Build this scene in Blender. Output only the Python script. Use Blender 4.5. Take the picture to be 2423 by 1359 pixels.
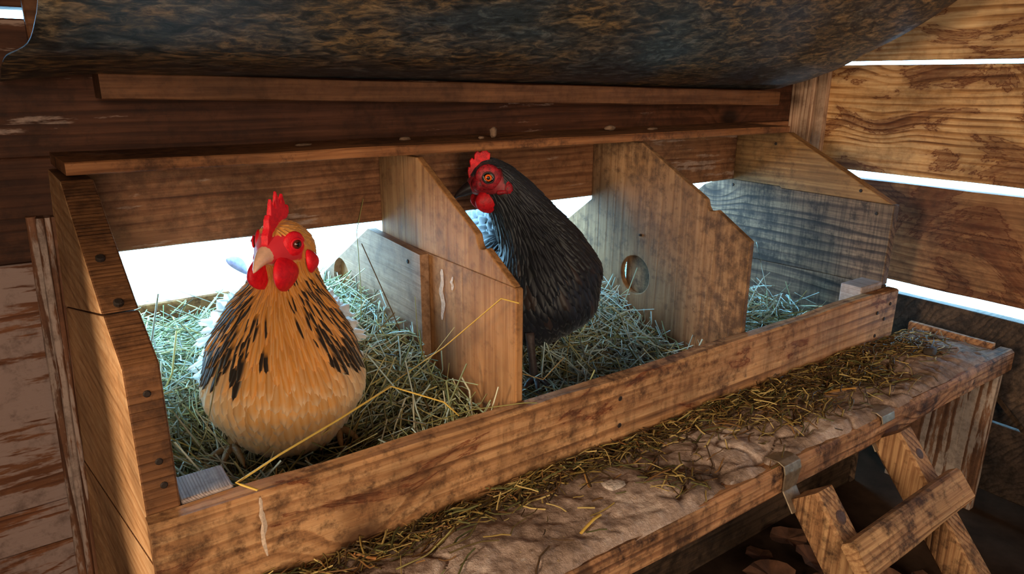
import bpy, bmesh, math, random
import numpy as np
from mathutils import Vector, Matrix, noise

for o in list(bpy.data.objects):
    bpy.data.objects.remove(o, do_unlink=True)
SC = bpy.context.scene
COL = SC.collection
random.seed(7)
RNG = np.random.default_rng(11)

# ------------------------------------------------------------------ camera
cam_d = bpy.data.cameras.new('camera')
cam_d.sensor_width = 36.0
cam_d.lens = 36.0 * 1653.77 / 2423.0
cam_d.clip_start = 0.01
cam = bpy.data.objects.new('camera', cam_d)
COL.objects.link(cam)
CR = Vector((0.81589262, -0.57818738, 0.0043117))
CU = Vector((0.16213254, 0.23593387, 0.95814835))
CF = Vector((0.55500656, 0.7810471, -0.28623969))
CL = Vector((-0.043625, -0.57825, 0.357125))
cam.matrix_world = Matrix(((CR.x, CU.x, -CF.x, CL.x), (CR.y, CU.y, -CF.y, CL.y),
                           (CR.z, CU.z, -CF.z, CL.z), (0, 0, 0, 1)))
SC.camera = cam
SC.view_settings.view_transform = 'Standard'
SC.view_settings.look = 'None'
SC.view_settings.gamma = 1.0
SC.view_settings.use_curve_mapping = False
SC.view_settings.exposure = 0.0
SC.cycles.max_bounces = 8
SC.cycles.use_denoising = True

# ------------------------------------------------------------------ light
world = bpy.data.worlds.new('overcast_sky')
SC.world = world
world.use_nodes = True
bg = world.node_tree.nodes['Background']
bg.inputs[0].default_value = (0.30, 0.67, 1.0, 1)
bg.inputs[1].default_value = 19.0


def area(name, loc, target, sx, sy, power, color):
    d = bpy.data.lights.new(name, 'AREA')
    d.shape = 'RECTANGLE'
    d.size, d.size_y, d.energy, d.color = sx, sy, power, color
    o = bpy.data.objects.new(name, d)
    COL.objects.link(o)
    o.location = loc
    o.rotation_euler = (Vector(target) - Vector(loc)).to_track_quat('-Z', 'Y').to_euler()
    return o


# daylight through the window of the left wall, and through the open door behind the camera
area('window_daylight', (-1.53, -0.45, 0.50), (0.0, 0.05, 0.1), 0.30, 0.50, 34, (1.0, 0.80, 0.56))
area('door_daylight', (-0.40, -2.30, 0.52), (0.45, 0.1, 0.05), 0.7, 1.1, 33, (1.0, 0.80, 0.58))


# ------------------------------------------------------------------ helpers
def srgb(r, g, b):
    def f(c):
        c /= 255.0
        return c / 12.92 if c <= 0.04045 else ((c + 0.055) / 1.055) ** 2.4
    return (f(r), f(g), f(b), 1.0)


def link(name, me, mat=None, parent=None, smooth=False):
    o = bpy.data.objects.new(name, me)
    COL.objects.link(o)
    if mat is not None:
        me.materials.append(mat)
    if smooth:
        me.polygons.foreach_set('use_smooth', [True] * len(me.polygons))
    if parent is not None:
        o.parent = parent
    return o


def pyobj(name, verts, faces, mat=None, parent=None, smooth=False):
    me = bpy.data.meshes.new(name)
    me.from_pydata([tuple(v) for v in verts], [], faces)
    me.update()
    return link(name, me, mat, parent, smooth)


def tag(o, label, cat, group=None, kind=None):
    o['label'] = label
    o['category'] = cat
    if group:
        o['group'] = group
    if kind:
        o['kind'] = kind
    return o


def empty(name, loc=(0, 0, 0)):
    o = bpy.data.objects.new(name, None)
    o.empty_display_size = 0.02
    COL.objects.link(o)
    o.location = loc
    return o


def structure(o):
    o['kind'] = 'structure'
    return o


def bevel(o, w=0.0015, seg=2, ang=35):
    m = o.modifiers.new('bevel', 'BEVEL')
    m.width = w
    m.segments = seg
    m.limit_method = 'ANGLE'
    m.angle_limit = math.radians(ang)
    m.harden_normals = False
    return o


def beam(name, p0, p1, u, v, w, h, mat, parent=None, ch=0.002, jit=0.0008, step=0.03, seed=0, ends=0.0):
    """A sawn timber from p0 to p1: a chamfered section (w along u, h along v) swept in
    short steps with small hand-worn irregularities."""
    p0, p1, u, v = Vector(p0), Vector(p1), Vector(u).normalized(), Vector(v).normalized()
    L = (p1 - p0).length
    n = max(2, int(L / step))
    hw, hh = w / 2, h / 2
    c = min(ch, hw * .45, hh * .45)
    sec = [(-hw + c, -hh), (hw - c, -hh), (hw, -hh + c), (hw, hh - c),
           (hw - c, hh), (-hw + c, hh), (-hw, hh - c), (-hw, -hh + c)]
    vs, fs = [], []
    d = (p1 - p0).normalized()
    for i in range(n + 1):
        q = p0.lerp(p1, i / n)
        for k, (a, b) in enumerate(sec):
            r = noise.noise(Vector((i * step * 14 + seed * 3.7, k * 5.3, seed * 1.3)))
            r2 = noise.noise(Vector((i * step * 9 + seed * 2.7, k * 4.1 + 40, seed)))
            e = 0
            if ends and i in (0, n):
                e = noise.noise(Vector((k * 1.7, seed, i))) * ends
            vs.append(q + u * (a + r * jit) + v * (b + r2 * jit) + d * e)
    for i in range(n):
        for k in range(8):
            a, b = i * 8 + k, i * 8 + (k + 1) % 8
            fs.append((a, b, b + 8, a + 8))
    fs.append(tuple(range(7, -1, -1)))
    fs.append(tuple(n * 8 + k for k in range(8)))
    return pyobj(name, vs, fs, mat, parent)


def slab(name, pts, holes, x0, x1, mat, parent=None, bw=0.0015, shear=None):
    """A board lying in a YZ plane: outline pts [(y, z)] with round holes [(y, z, r)], thick from x0 to x1."""
    bm = bmesh.new()
    edges = []
    loops = [pts]
    for (cy, cz, r) in holes:
        loops.append([(cy + r * math.cos(t * math.tau / 32), cz + r * math.sin(t * math.tau / 32)) for t in range(32)])
    for lp in loops:
        vs = [bm.verts.new((x0, y, z)) for (y, z) in lp]
        edges += [bm.edges.new((vs[i], vs[(i + 1) % len(vs)])) for i in range(len(vs))]
    r = bmesh.ops.triangle_fill(bm, use_beauty=True, use_dissolve=False, edges=edges)
    faces = [g for g in r['geom'] if isinstance(g, bmesh.types.BMFace)]
    ex = bmesh.ops.extrude_face_region(bm, geom=faces, use_keep_orig=True)
    for g in ex['geom']:
        if isinstance(g, bmesh.types.BMVert):
            g.co.x = x1
    bmesh.ops.recalc_face_normals(bm, faces=bm.faces)
    if shear:
        for vv in bm.verts:
            vv.co.x += shear(vv.co.y, vv.co.z)
    me = bpy.data.meshes.new(name)
    bm.to_mesh(me)
    bm.free()
    o = link(name, me, mat, parent)
    bevel(o, bw, 2)
    return o


def nail(p, nrm, r, mat, parent, depth=0.0012):
    nrm = Vector(nrm).normalized()
    a = nrm.orthogonal().normalized()
    b = nrm.cross(a)
    p = Vector(p)
    vs, fs = [], []
    for j, (rr, h) in enumerate(((1.0, -depth * 2), (1.0, depth * .4), (.7, depth))):
        for k in range(10):
            t = k * math.tau / 10
            vs.append(p + a * math.cos(t) * r * rr + b * math.sin(t) * r * rr + nrm * h)
    for j in range(2):
        for k in range(10):
            fs.append((j * 10 + k, j * 10 + (k + 1) % 10, (j + 1) * 10 + (k + 1) % 10, (j + 1) * 10 + k))
    fs.append(tuple(range(20, 30)))
    return pyobj('nail_head', vs, fs, mat, parent)


# ------------------------------------------------------------------ materials
class N:
    def __init__(self, name):
        self.m = bpy.data.materials.new(name)
        self.m.use_nodes = True
        self.t = self.m.node_tree
        self.b = self.t.nodes['Principled BSDF']

    def n(self, typ, **kw):
        x = self.t.nodes.new(typ)
        for k, v in kw.items():
            if k.startswith('i_'):
                x.inputs[k[2:].replace('_', ' ')].default_value = v
            else:
                setattr(x, k, v)
        return x

    def l(self, a, b):
        self.t.links.new(a, b)

    def math(self, op, a, b=None, clamp=False):
        x = self.n('ShaderNodeMath', operation=op)
        x.use_clamp = clamp
        for i, v in enumerate((a, b)):
            if v is None:
                continue
            if isinstance(v, (int, float)):
                x.inputs[i].default_value = v
            else:
                self.l(v, x.inputs[i])
        return x.outputs[0]

    def ramp(self, fac, stops, interp='LINEAR'):
        x = self.n('ShaderNodeValToRGB')
        cr = x.color_ramp
        cr.interpolation = interp
        while len(cr.elements) > 1:
            cr.elements.remove(cr.elements[-1])
        for i, (p, c) in enumerate(stops):
            e = cr.elements[0] if i == 0 else cr.elements.new(p)
            e.position = p
            if isinstance(c, (int, float)):
                c = (c, c, c, 1)
            e.color = c
        self.l(fac, x.inputs[0])
        return x.outputs[0]

    def mix(self, fac, a, b, mode='MIX'):
        x = self.n('ShaderNodeMix', data_type='RGBA', blend_type=mode)
        for i, v in ((0, fac), (6, a), (7, b)):
            if isinstance(v, (int, float)):
                x.inputs[i].default_value = v
            elif isinstance(v, tuple):
                x.inputs[i].default_value = v
            else:
                self.l(v, x.inputs[i])
        return x.outputs[2]

    def noise(self, vec, scale, detail=4, rough=.55, dist=0.0):
        x = self.n('ShaderNodeTexNoise')
        x.inputs['Scale'].default_value = scale
        x.inputs['Detail'].default_value = detail
        x.inputs['Roughness'].default_value = rough
        x.inputs['Distortion'].default_value = dist
        if vec is not None:
            self.l(vec, x.inputs['Vector'])
        return x.outputs[0]

    def mapping(self, vec, scale=(1, 1, 1), loc=(0, 0, 0)):
        x = self.n('ShaderNodeMapping')
        x.inputs['Scale'].default_value = scale
        x.inputs['Location'].default_value = loc
        self.l(vec, x.inputs['Vector'])
        return x.outputs[0]

    def coords(self, rnd=True):
        tc = self.n('ShaderNodeTexCoord').outputs['Object']
        if not rnd:
            return tc
        oi = self.n('ShaderNodeObjectInfo').outputs['Random']
        mul = self.n('ShaderNodeVectorMath', operation='SCALE')
        mul.inputs[0].default_value = (7.3, 5.1, 9.7)
        self.l(oi, mul.inputs['Scale'])
        add = self.n('ShaderNodeVectorMath', operation='ADD')
        self.l(tc, add.inputs[0])
        self.l(mul.outputs[0], add.inputs[1])
        return add.outputs[0]

    def bump(self, h, strength, dist=0.002):
        x = self.n('ShaderNodeBump')
        x.inputs['Strength'].default_value = strength
        x.inputs['Distance'].default_value = dist
        self.l(h, x.inputs['Height'])
        self.l(x.outputs[0], self.b.inputs['Normal'])


def wood(name, axis, dark, mid, light, bands=26, warp=5.0, contrast=.55, knots=True, rough=.72,
         stain=None, paint=None, grime=.5, saw=0.0, bump=.35, fine=1.0, drip=0.0):
    """axis: grain direction. paint = (colour, threshold). stain = (colour, threshold)."""
    w = N(name)
    v = w.coords()
    ax = 'xyz'.index(axis)
    s_long = [1, 1, 1]
    s_long[ax] = .10
    s_fib = [1, 1, 1]
    s_fib[ax] = .035
    vl = w.mapping(v, tuple(s_long))
    vf = w.mapping(v, tuple(s_fib))
    # knots bend the growth rings
    kn = w.n('ShaderNodeTexVoronoi')
    s_k = [5.2, 5.2, 5.2]
    s_k[ax] = 3.2
    kv = w.mapping(v, tuple(s_k))
    w.l(kv, kn.inputs['Vector'])
    kn.inputs['Scale'].default_value = 1.0
    kd = kn.outputs['Distance']
    kmask = w.ramp(kd, [(0.0, 1.0), (.30, 0.0)], 'EASE')
    core = w.ramp(kd, [(0.05, 1.0), (.12, 0.0)])
    warpn = w.noise(vl, 7, 3)
    sep = w.n('ShaderNodeSeparateXYZ')
    w.l(v, sep.inputs[0])
    o1, o2 = [sep.outputs[i] for i in range(3) if i != ax]
    co = w.math('ADD', w.math('MULTIPLY', o1, 1.0), w.math('MULTIPLY', o2, .83))
    ph = w.math('ADD', w.math('MULTIPLY', co, bands * 2.6), w.math('MULTIPLY', warpn, warp * 1.5))
    ph = w.math('ADD', ph, w.math('MULTIPLY', w.noise(vf, 60, 2), .35))
    if knots:
        ph = w.math('ADD', ph, w.math('MULTIPLY', kmask, 2.2))
    ring = w.math('FRACT', ph)
    ring = w.ramp(ring, [(0.0, 0.0), (.5, .12), (.84, 1.0), (.93, .8), (1.0, 0.0)])
    fib = w.noise(vf, 190 * fine, 6, .68)
    ring = w.math('MULTIPLY', ring, w.ramp(w.noise(vl, 22, 3, .6), [(.36, .12), (.62, 1.0)]))
    fac = w.math('ADD', w.math('MULTIPLY', ring, -contrast * .8), w.math('MULTIPLY', fib, 1.0))
    fac = w.math('ADD', fac, contrast * .30)
    col = w.ramp(fac, [(.12, dark), (.50, mid), (.80, light)])
    bl = w.noise(v, 9, 4, .6)
    col = w.mix(1.0, col, w.ramp(bl, [(.3, .62), (.55, 1.0), (.75, 1.22)]), 'MULTIPLY')
    if knots:
        col = w.mix(w.math('MULTIPLY', core, .85), col, (dark[0] * .45, dark[1] * .4, dark[2] * .4, 1))
    if saw:
        s_s = [9, 9, 9]
        s_s[ax] = 260
        sn = w.noise(w.mapping(v, tuple(s_s)), 1.0, 2)
        col = w.mix(w.math('MULTIPLY', w.ramp(sn, [(.45, 0.0), (.62, 1.0)]), saw), col, (dark[0] * .6, dark[1] * .6, dark[2] * .6, 1))
    if stain:
        sn = w.noise(w.mapping(v, tuple([11 if i != ax else 4.5 for i in range(3)])), 1.0, 7, .62, 1.2)
        th = stain[1]
        sn = w.math('ADD', sn, w.math('MULTIPLY', w.math('SUBTRACT', fib, .5), .10))
        m1 = w.ramp(sn, [(th - .06, 0.0), (th - .004, .30), (th + .010, .95), (th + .030, .50), (th + .10, .80), (th + .3, .5)])
        col = w.mix(m1, col, stain[0], 'MULTIPLY')
    if paint:
        pn = w.noise(w.mapping(v, tuple([26 if i != ax else 4.5 for i in range(3)])), 1.0, 6, .7)
        pb = w.noise(v, 4.0, 2)
        pm = w.math('ADD', w.math('MULTIPLY', pn, .75), w.math('MULTIPLY', pb, .35))
        pm = w.math('ADD', pm, w.math('MULTIPLY', ring, -.10))
        m2 = w.ramp(pm, [(paint[1], 0.0), (paint[1] + .035, 1.0)])
        col = w.mix(w.math('MULTIPLY', m2, paint[2] if len(paint) > 2 else .9), col, paint[0])
    if drip:
        dn = w.noise(w.mapping(v, (38, 38, 6)), 1.0, 6, .7, .4)
        d2 = w.noise(v, 5, 3)
        dm = w.math('ADD', w.math('MULTIPLY', dn, .7), w.math('MULTIPLY', d2, .4))
        col = w.mix(w.math('MULTIPLY', w.ramp(dm, [(.56, 0.0), (.68, 1.0)]), drip), col, (dark[0] * .35, dark[1] * .35, dark[2] * .4, 1))
    gn = w.noise(v, 55, 7, .72)
    g2 = w.noise(v, 6, 2)
    gm = w.math('ADD', w.math('MULTIPLY', gn, .65), w.math('MULTIPLY', g2, .4))
    col = w.mix(w.math('MULTIPLY', w.ramp(gm, [(.51, 0.0), (.64, 1.0)]), grime), col,
                (dark[0] * .55, dark[1] * .55, dark[2] * .6, 1))
    w.l(col, w.b.inputs['Base Color'])
    w.b.inputs['Roughness'].default_value = rough
    w.b.inputs['Specular IOR Level'].default_value = .25
    h = w.math('ADD', w.math('MULTIPLY', ring, -.5), w.math('MULTIPLY', fib, .9))
    h = w.math('ADD', h, w.math('MULTIPLY', gn, .5))
    w.bump(h, bump, .0025)
    return w.m


def plain(name, col, rough=.6, metallic=0.0, nz=0.0, nscale=40, bump=0.0, spec=.4):
    w = N(name)
    w.b.inputs['Base Color'].default_value = col
    w.b.inputs['Roughness'].default_value = rough
    w.b.inputs['Metallic'].default_value = metallic
    w.b.inputs['Specular IOR Level'].default_value = spec
    if nz or bump:
        v = w.coords()
        n = w.noise(v, nscale, 5, .6)
        c = w.ramp(n, [(.3, tuple(list(x * (1 - nz) for x in col[:3]) + [1])),
                       (.7, tuple(list(min(1, x * (1 + nz)) for x in col[:3]) + [1]))])
        w.l(c, w.b.inputs['Base Color'])
        if bump:
            w.bump(n, bump, .003)
    return w.m


S = srgb
M = {}
M['front'] = wood('front_board_wood', 'x', S(92, 56, 32), S(172, 120, 78), S(208, 158, 110), bands=30, warp=3.2, contrast=.42, grime=.9, stain=(S(150, 96, 70), .60), drip=.4)
M['floorw'] = wood('rough_floor_wood', 'x', S(60, 40, 26), S(110, 76, 50), S(140, 100, 70))
M['panel_y'] = wood('panel_wood_y', 'y', S(124, 80, 46), S(196, 144, 98), S(224, 180, 136), bands=26, warp=3.0, knots=False, contrast=.35, grime=.35)
M['part_z'] = wood('partition_wood_z', 'z', S(96, 60, 34), S(156, 106, 64), S(186, 136, 88), bands=20, warp=3.0, knots=False, contrast=.28, grime=.55)
M['part_y'] = wood('partition_wood_y', 'y', S(96, 66, 50), S(150, 112, 84), S(178, 140, 112), bands=24, warp=4, knots=False, contrast=.3, grime=.4)
M['part2_z'] = wood('second_partition_wood', 'z', S(84, 58, 40), S(140, 102, 70), S(172, 132, 96), bands=18, warp=3, knots=False, contrast=.25, grime=.8)
M['end_y'] = wood('end_board_wood', 'y', S(44, 32, 26), S(92, 70, 56), S(136, 108, 84), bands=26, warp=4, grime=.8, saw=.45)
M['end_top'] = wood('end_top_wood', 'y', S(78, 50, 24), S(132, 92, 54), S(166, 124, 80), bands=34, warp=3, contrast=.3, knots=False, grime=.55)
M['shelf'] = wood('shelf_wood', 'x', S(70, 40, 22), S(122, 74, 42), S(160, 106, 66), bands=34, warp=3, grime=.8, paint=(S(190, 160, 140), .66, .6))
M['batten'] = wood('batten_wood', 'x', S(58, 33, 19), S(102, 64, 40), S(130, 86, 56), bands=36, warp=4, contrast=.35, grime=.4)
M['wall'] = wood('wall_plank_wood', 'x', S(36, 18, 10), S(72, 39, 23), S(96, 57, 37), bands=30, warp=4, contrast=.4, grime=.5, paint=(S(176, 146, 132), .605, .7))
M['wall_lit'] = wood('lit_worn_plank_wood', 'x', S(60, 33, 19), S(124, 78, 50), S(158, 110, 76), bands=40, warp=4, contrast=.5, grime=.5, paint=(S(186, 156, 140), .60, .6))  # wall colour painted lighter against the shelf's shade; the worn whitewash is its own
M['wall_paint'] = wood('painted_wall_plank_wood', 'x', S(70, 38, 22), S(110, 66, 42), S(130, 84, 56), bands=30, warp=6, contrast=.5, paint=(S(148, 124, 117), .475, .95))
M['right'] = wood('stained_plank_wood', 'y', S(96, 54, 24), S(178, 126, 76), S(216, 172, 122), bands=34, warp=4.5, contrast=.6, stain=(S(124, 72, 40), .535), grime=.35)
M['right2'] = wood('stained_plank_wood_dark', 'y', S(76, 46, 26), S(132, 88, 54), S(170, 124, 84), bands=28, warp=5, contrast=.4, stain=(S(150, 100, 70), .52), grime=.5)
M['trim'] = wood('weathered_trim_wood', 'z', S(74, 44, 30), S(116, 74, 52), S(140, 98, 74), bands=40, warp=3, paint=(S(172, 150, 140), .54, .85), knots=False)
M['corner'] = wood('corner_trim_wood', 'z', S(112, 76, 56), S(168, 130, 104), S(196, 162, 136), bands=44, warp=3, knots=False)
M['ledge'] = wood('ledge_wood', 'x', S(74, 46, 30), S(148, 100, 68), S(190, 140, 98), bands=40, warp=3, grime=1.0, bump=.8, drip=.7)
M['ladder'] = wood('ladder_wood', 'z', S(64, 40, 25), S(144, 100, 66), S(190, 146, 102), bands=52, warp=4, grime=.9, contrast=.5, knots=False, bump=.7)
M['rung'] = wood('rung_wood', 'x', S(70, 44, 28), S(156, 112, 76), S(200, 156, 110), bands=46, warp=5, grime=.9, contrast=.5, bump=.7)
M['support'] = wood('painted_support_wood', 'z', S(74, 46, 32), S(112, 76, 54), S(140, 100, 76), bands=30, warp=3, paint=(S(176, 158, 146), .545, .85), knots=False)
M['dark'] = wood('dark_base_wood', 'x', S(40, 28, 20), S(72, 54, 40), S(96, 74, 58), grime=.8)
M['greyblock'] = wood('grey_end_grain', 'y', S(110, 92, 88), S(168, 148, 142), S(196, 178, 170), bands=150, warp=2, knots=False, contrast=.35, grime=.4, bump=.4)
M['iron'] = plain('dark_nail_iron', S(40, 28, 22), .7, .3, .3, 300)
M['tin'] = plain('galvanised_hook', S(150, 132, 112), .45, .7, .35, 120, .2)
M['bolt'] = plain('rusty_bolt', S(92, 66, 54), .6, .5, .3, 300, .2)
M['snow'] = plain('pale_outdoor_ground', S(240, 238, 236), .9, 0, .08, 3, 0.0, .1)
M['sky_block'] = plain('tan_sky_block', S(170, 128, 88), .9, 0, .2, 4)
M['dirtfloor'] = plain('dark_dirt_floor', S(58, 42, 32), .95, 0, .45, 18, .6, .1)


def sheet_mat():
    w = N('mottled_dark_sheet')
    v = w.coords(False)
    a = w.noise(w.mapping(v, (38, 70, 70)), 1.0, 8, .70, .8)
    b = w.noise(w.mapping(v, (5, 9, 9)), 1.0, 4)
    c = w.noise(w.mapping(v, (60, 160, 160)), 1.0, 5, .7)
    f = w.math('ADD', w.math('MULTIPLY', a, .7), w.math('MULTIPLY', c, .3))
    col = w.ramp(f, [(.39, S(24, 23, 22)), (.47, S(58, 52, 45)), (.54, S(118, 92, 60)), (.64, S(176, 138, 90))])
    col2 = w.ramp(f, [(.39, S(18, 22, 26)), (.52, S(58, 64, 68)), (.66, S(124, 126, 120))])
    col = w.mix(w.ramp(b, [(.42, 0.0), (.60, 1.0)]), col, col2)
    w.l(col, w.b.inputs['Base Color'])
    w.b.inputs['Roughness'].default_value = .5
    w.bump(f, .4, .002)
    return w.m


M['sheet'] = sheet_mat()


def attr_mat(name, rough=.6, trans=0.0, spec=.3, sheen=0.0):
    w = N(name)
    at = w.n('ShaderNodeAttribute')
    at.attribute_name = 'Col'
    w.l(at.outputs['Color'], w.b.inputs['Base Color'])
    w.b.inputs['Roughness'].default_value = rough
    w.b.inputs['Specular IOR Level'].default_value = spec
    if sheen:
        w.b.inputs['Sheen Weight'].default_value = sheen
    if trans:
        tr = w.n('ShaderNodeBsdfTranslucent')
        w.l(at.outputs['Color'], tr.inputs['Color'])
        mx = w.n('ShaderNodeMixShader')
        mx.inputs[0].default_value = trans
        w.l(w.b.outputs[0], mx.inputs[1])
        w.l(tr.outputs[0], mx.inputs[2])
        w.l(mx.outputs[0], w.t.nodes['Material Output'].inputs['Surface'])
    return w


M['hay'] = attr_mat('hay_stalks', .55, .15, .35).m


# ------------------------------------------------------------------ setting
def box_verts(x0, x1, y0, y1, z0, z1):
    v = [(x, y, z) for x in (x0, x1) for y in (y0, y1) for z in (z0, z1)]
    f = [(0, 1, 3, 2), (4, 6, 7, 5), (0, 4, 5, 1), (2, 3, 7, 6), (0, 2, 6, 4), (1, 5, 7, 3)]
    return v, f


def merge_boxes(name, boxes, mat):
    vs, fs = [], []
    for b in boxes:
        v, f = box_verts(*b)
        k = len(vs)
        vs += v
        fs += [tuple(i + k for i in q) for q in f]
    return structure(pyobj(name, vs, fs, mat))


# ground outdoors and floor indoors
FZ = -0.405
merge_boxes('ground_outside', [(-9, 14, .62, 16, FZ - .3, FZ - .02), (1.45, 14, -9, .62, FZ - .3, FZ - .02)], M['snow'])
merge_boxes('floor', [(-1.65, 1.45, -2.45, .62, FZ - .3, FZ)], M['dirtfloor'])
# the rest of the shed, behind and beside the camera: window in the left wall, door in the front wall
merge_boxes('wall_left', [(-1.62, -1.55, -2.42, -.63, FZ, 1.5), (-1.62, -1.55, -.27, .40, FZ, 1.5),
                          (-1.62, -1.55, -.63, -.27, FZ, .25), (-1.62, -1.55, -.63, -.27, .75, 1.5)], M['dark'])
merge_boxes('wall_front', [(-1.62, -.75, -2.42, -2.35, FZ, 1.5), (-.05, 1.42, -2.42, -2.35, FZ, 1.5), (-.75, -.05, -2.42, -2.35, 1.07, 1.5), (-.75, -.05, -2.42, -2.35, FZ, -.03)], M['dark'])
# unseen yard walls, added to keep blue sky out of the door and window
merge_boxes('wall_sky_block', [(-2.4, 3.0, -3.6, -3.5, FZ, 3.2), (-2.5, -2.4, -3.6, 2.0, FZ, 3.2)], M['sky_block'])
merge_boxes('ceiling', [(-1.65, 1.45, -2.45, .42, 1.48, 1.54)], M['dark'])

WY = 0.364          # inner face of the back wall
wb = structure(empty('wall_back', (0, WY, FZ)))


def P(o, par):
    o.parent = par
    o.matrix_parent_inverse = Matrix.Translation(-par.location)
    return o


def wall_plank(z0, z1, x0, x1, mat, seed):
    return P(beam('plank', (x0, WY + .014, (z0 + z1) / 2), (x1, WY + .014, (z0 + z1) / 2), (0, 1, 0), (0, 0, 1),
                  .028, z1 - z0, mat, None, .002, .0012, .04, seed), wb)


wall_plank(.154, .2699, .006, 1.39, M['wall_lit'], 1)
wall_plank(.154, .2699, -1.6, .0055, M['wall'], 11)
wall_plank(.2701, .4155, -1.6, 1.39, M['wall'], 10)
wall_plank(.426, .60, -1.6, 1.39, M['wall'], 2)
wall_plank(.604, .95, -1.6, 1.39, M['wall'], 3)
wall_plank(.954, 1.48, -1.6, 1.39, M['wall'], 4)
wall_plank(-.1498, .1538, -1.6, -.032, M['wall_paint'], 5)
wall_plank(-.2058, -.1502, -1.6, -.042, M['wall_paint'], 6)
wall_plank(-.3008, -.2062, -1.6, -.045, M['wall_paint'], 7)
wall_plank(FZ, -.3012, -1.6, -.045, M['wall_paint'], 8)
# planks that close the wall under the nests
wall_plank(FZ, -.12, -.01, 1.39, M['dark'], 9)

wr = structure(empty('wall_right', (1.391, -.5, FZ)))


def rplank(z0, z1, mat, seed, y0=-2.4, y1=.392):
    return P(beam('plank', (1.404, y0, (z0 + z1) / 2), (1.404, y1, (z0 + z1) / 2), (1, 0, 0), (0, 0, 1),
                  .026, z1 - z0, mat, None, .0015, .0016, .05, seed), wr)


rplank(.3935, .60, M['right'], 21)
rplank(.176, .386, M['right'], 22)
rplank(-.036, .160, M['right2'], 23)
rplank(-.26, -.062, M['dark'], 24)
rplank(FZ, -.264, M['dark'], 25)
rplank(.604, .90, M['right'], 26)
rplank(.904, 1.48, M['right2'], 27)

# worn vertical trim beside the nest box (steps of an old moulding)
t1 = structure(empty('trim_1', (-.04, WY, -.05)))
for k, (a, b, d) in enumerate(((0.0, .010, .012), (.009, .017, .022), (.0165, .023, .018), (.0225, .036, .013))):
    xt, xb = -.0415, -.0655
    P(beam('moulding_strip', (xt + (a + b) / 2, WY - d / 2 + .002, .207 - k * .0006), (xb + (a + b) / 2, WY - d / 2 + .002, FZ),
           (1, 0, 0), (0, 1, 0), b - a, d, M['trim'], None, .0015, .0008, .03, 31 + k), t1)
# grooved corner board on the right wall
t2 = structure(empty('trim_2', (1.38, .32, FZ)))
for k, (a, b, d) in enumerate(((.284, .306, .014), (.305, .318, .010), (.317, .342, .015), (.341, .364, .017))):
    P(beam('moulding_strip', (1.391 - d / 2 + .001, (a + b) / 2, FZ), (1.391 - d / 2 + .001, (a + b) / 2, 1.4),
           (1, 0, 0), (0, 1, 0), d, b - a, M['corner'], None, .0012, .0006, .06, 41 + k), t2)
# wall stud behind the sheet
structure(beam('trim_3', (.003, WY - .014, .385), (.003, WY - .014, 1.4), (1, 0, 0), (0, 1, 0), .024, .030, M['batten'], None, .002, .0008, .05, 51))

# ------------------------------------------------------------------ nest box
nb = empty('nest_box', (.6, .2, FZ))
tag(nb, 'long wooden nest box with three open compartments and a low front board', 'nest box')


def PN(o):
    return P(o, nb)


PT = .0100   # partition thickness
YP, Z1, YS, ZS = .0215, .1325, .246, .2576
lean = lambda y, z: -max(0, y - YP) / .342 * (.012 + .056 * (ZS - z))
EDGE = wood('sawn_edge_wood', 'x', S(66, 38, 20), S(112, 70, 40), S(146, 98, 62), bands=60, warp=2, knots=False, contrast=.3, grime=.7, bump=.6)
# left end: three boards
fy = lambda z: YP + (YS - YP) * (z - Z1) / (ZS - Z1)     # the sloping front edge
lb = []
lb.append(PN(slab('end_board', [(fy(.164), .164), (.30, .112), (WY, .098), (WY, ZS), (YS, ZS)], [], 0, .029, M['panel_y'], None, .0018, lean)))
lb.append(PN(slab('end_board', [(YP, -.052), (YP, Z1), (fy(.1632), .1632), (.30, .1112), (.362, .097), (.362, -.10)], [], 0.0006, .0286, M['panel_y'], None, .0018, lean)))
lb.append(PN(slab('end_board', [(YP, FZ), (YP, -.053), (.362, -.101), (.362, FZ)], [], 0, .029, M['panel_y'], None, .0018, lean)))
for o_ in lb:
    o_.data.materials.append(EDGE)
    for pl in o_.data.polygons:
        if abs(pl.normal.x) < .5:
            pl.material_index = 1
for (x, y, z) in ((.013, .139, .200), (.015, .086, .171)):
    nail((x + lean(y, z), y - .001, z), (0, -.49, .87), .0042, M['iron'], lb[0]).matrix_parent_inverse = Matrix.Identity(4)
for (x, z) in ((.017, .045), (.018, .022), (.016, .108)):
    nail((x, YP, z), (0, -1, 0), .0032, M['iron'], lb[1])


def notch(y, z):
    return [(y + .012, z + .0085), (y + .0035, z + .002), (y + .001, z - .006), (y - .006, z - .0095), (y - .0115, z - .0065), (y - .015, z - .004)]


# first partition: lower and upper board plus the doubling board with the round hole
ny, nz_ = .098, .172
up = [(fy(.1345), .1345), (WY, .1345), (WY, ZS), (YS, ZS)] + [(.112, .1855), (.104, .1805), (.1005, .170), (.096, .1645), (.0885, .1655), (.083, .1675)]
p1a = PN(slab('partition_board', up, [], .3885, .3885 + PT, M['part_z']))
p1b = PN(slab('partition_board', [(YP, -.10), (YP, Z1), (fy(.134), .134), (.392, .134), (.592, .026), (.592, -.10)], [], .3885, .3885 + PT, M['part_z']))
p1c = PN(slab('partition_board', [(.222, -.10), (.222, .133), (.386, .140), (.588, .026), (.588, -.10)], [(.503, .036, .034)], .3755, .3883, M['part_y']))
nail((.3753, .257, .117), (-1, 0, 0), .003, M['iron'], p1c)
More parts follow.
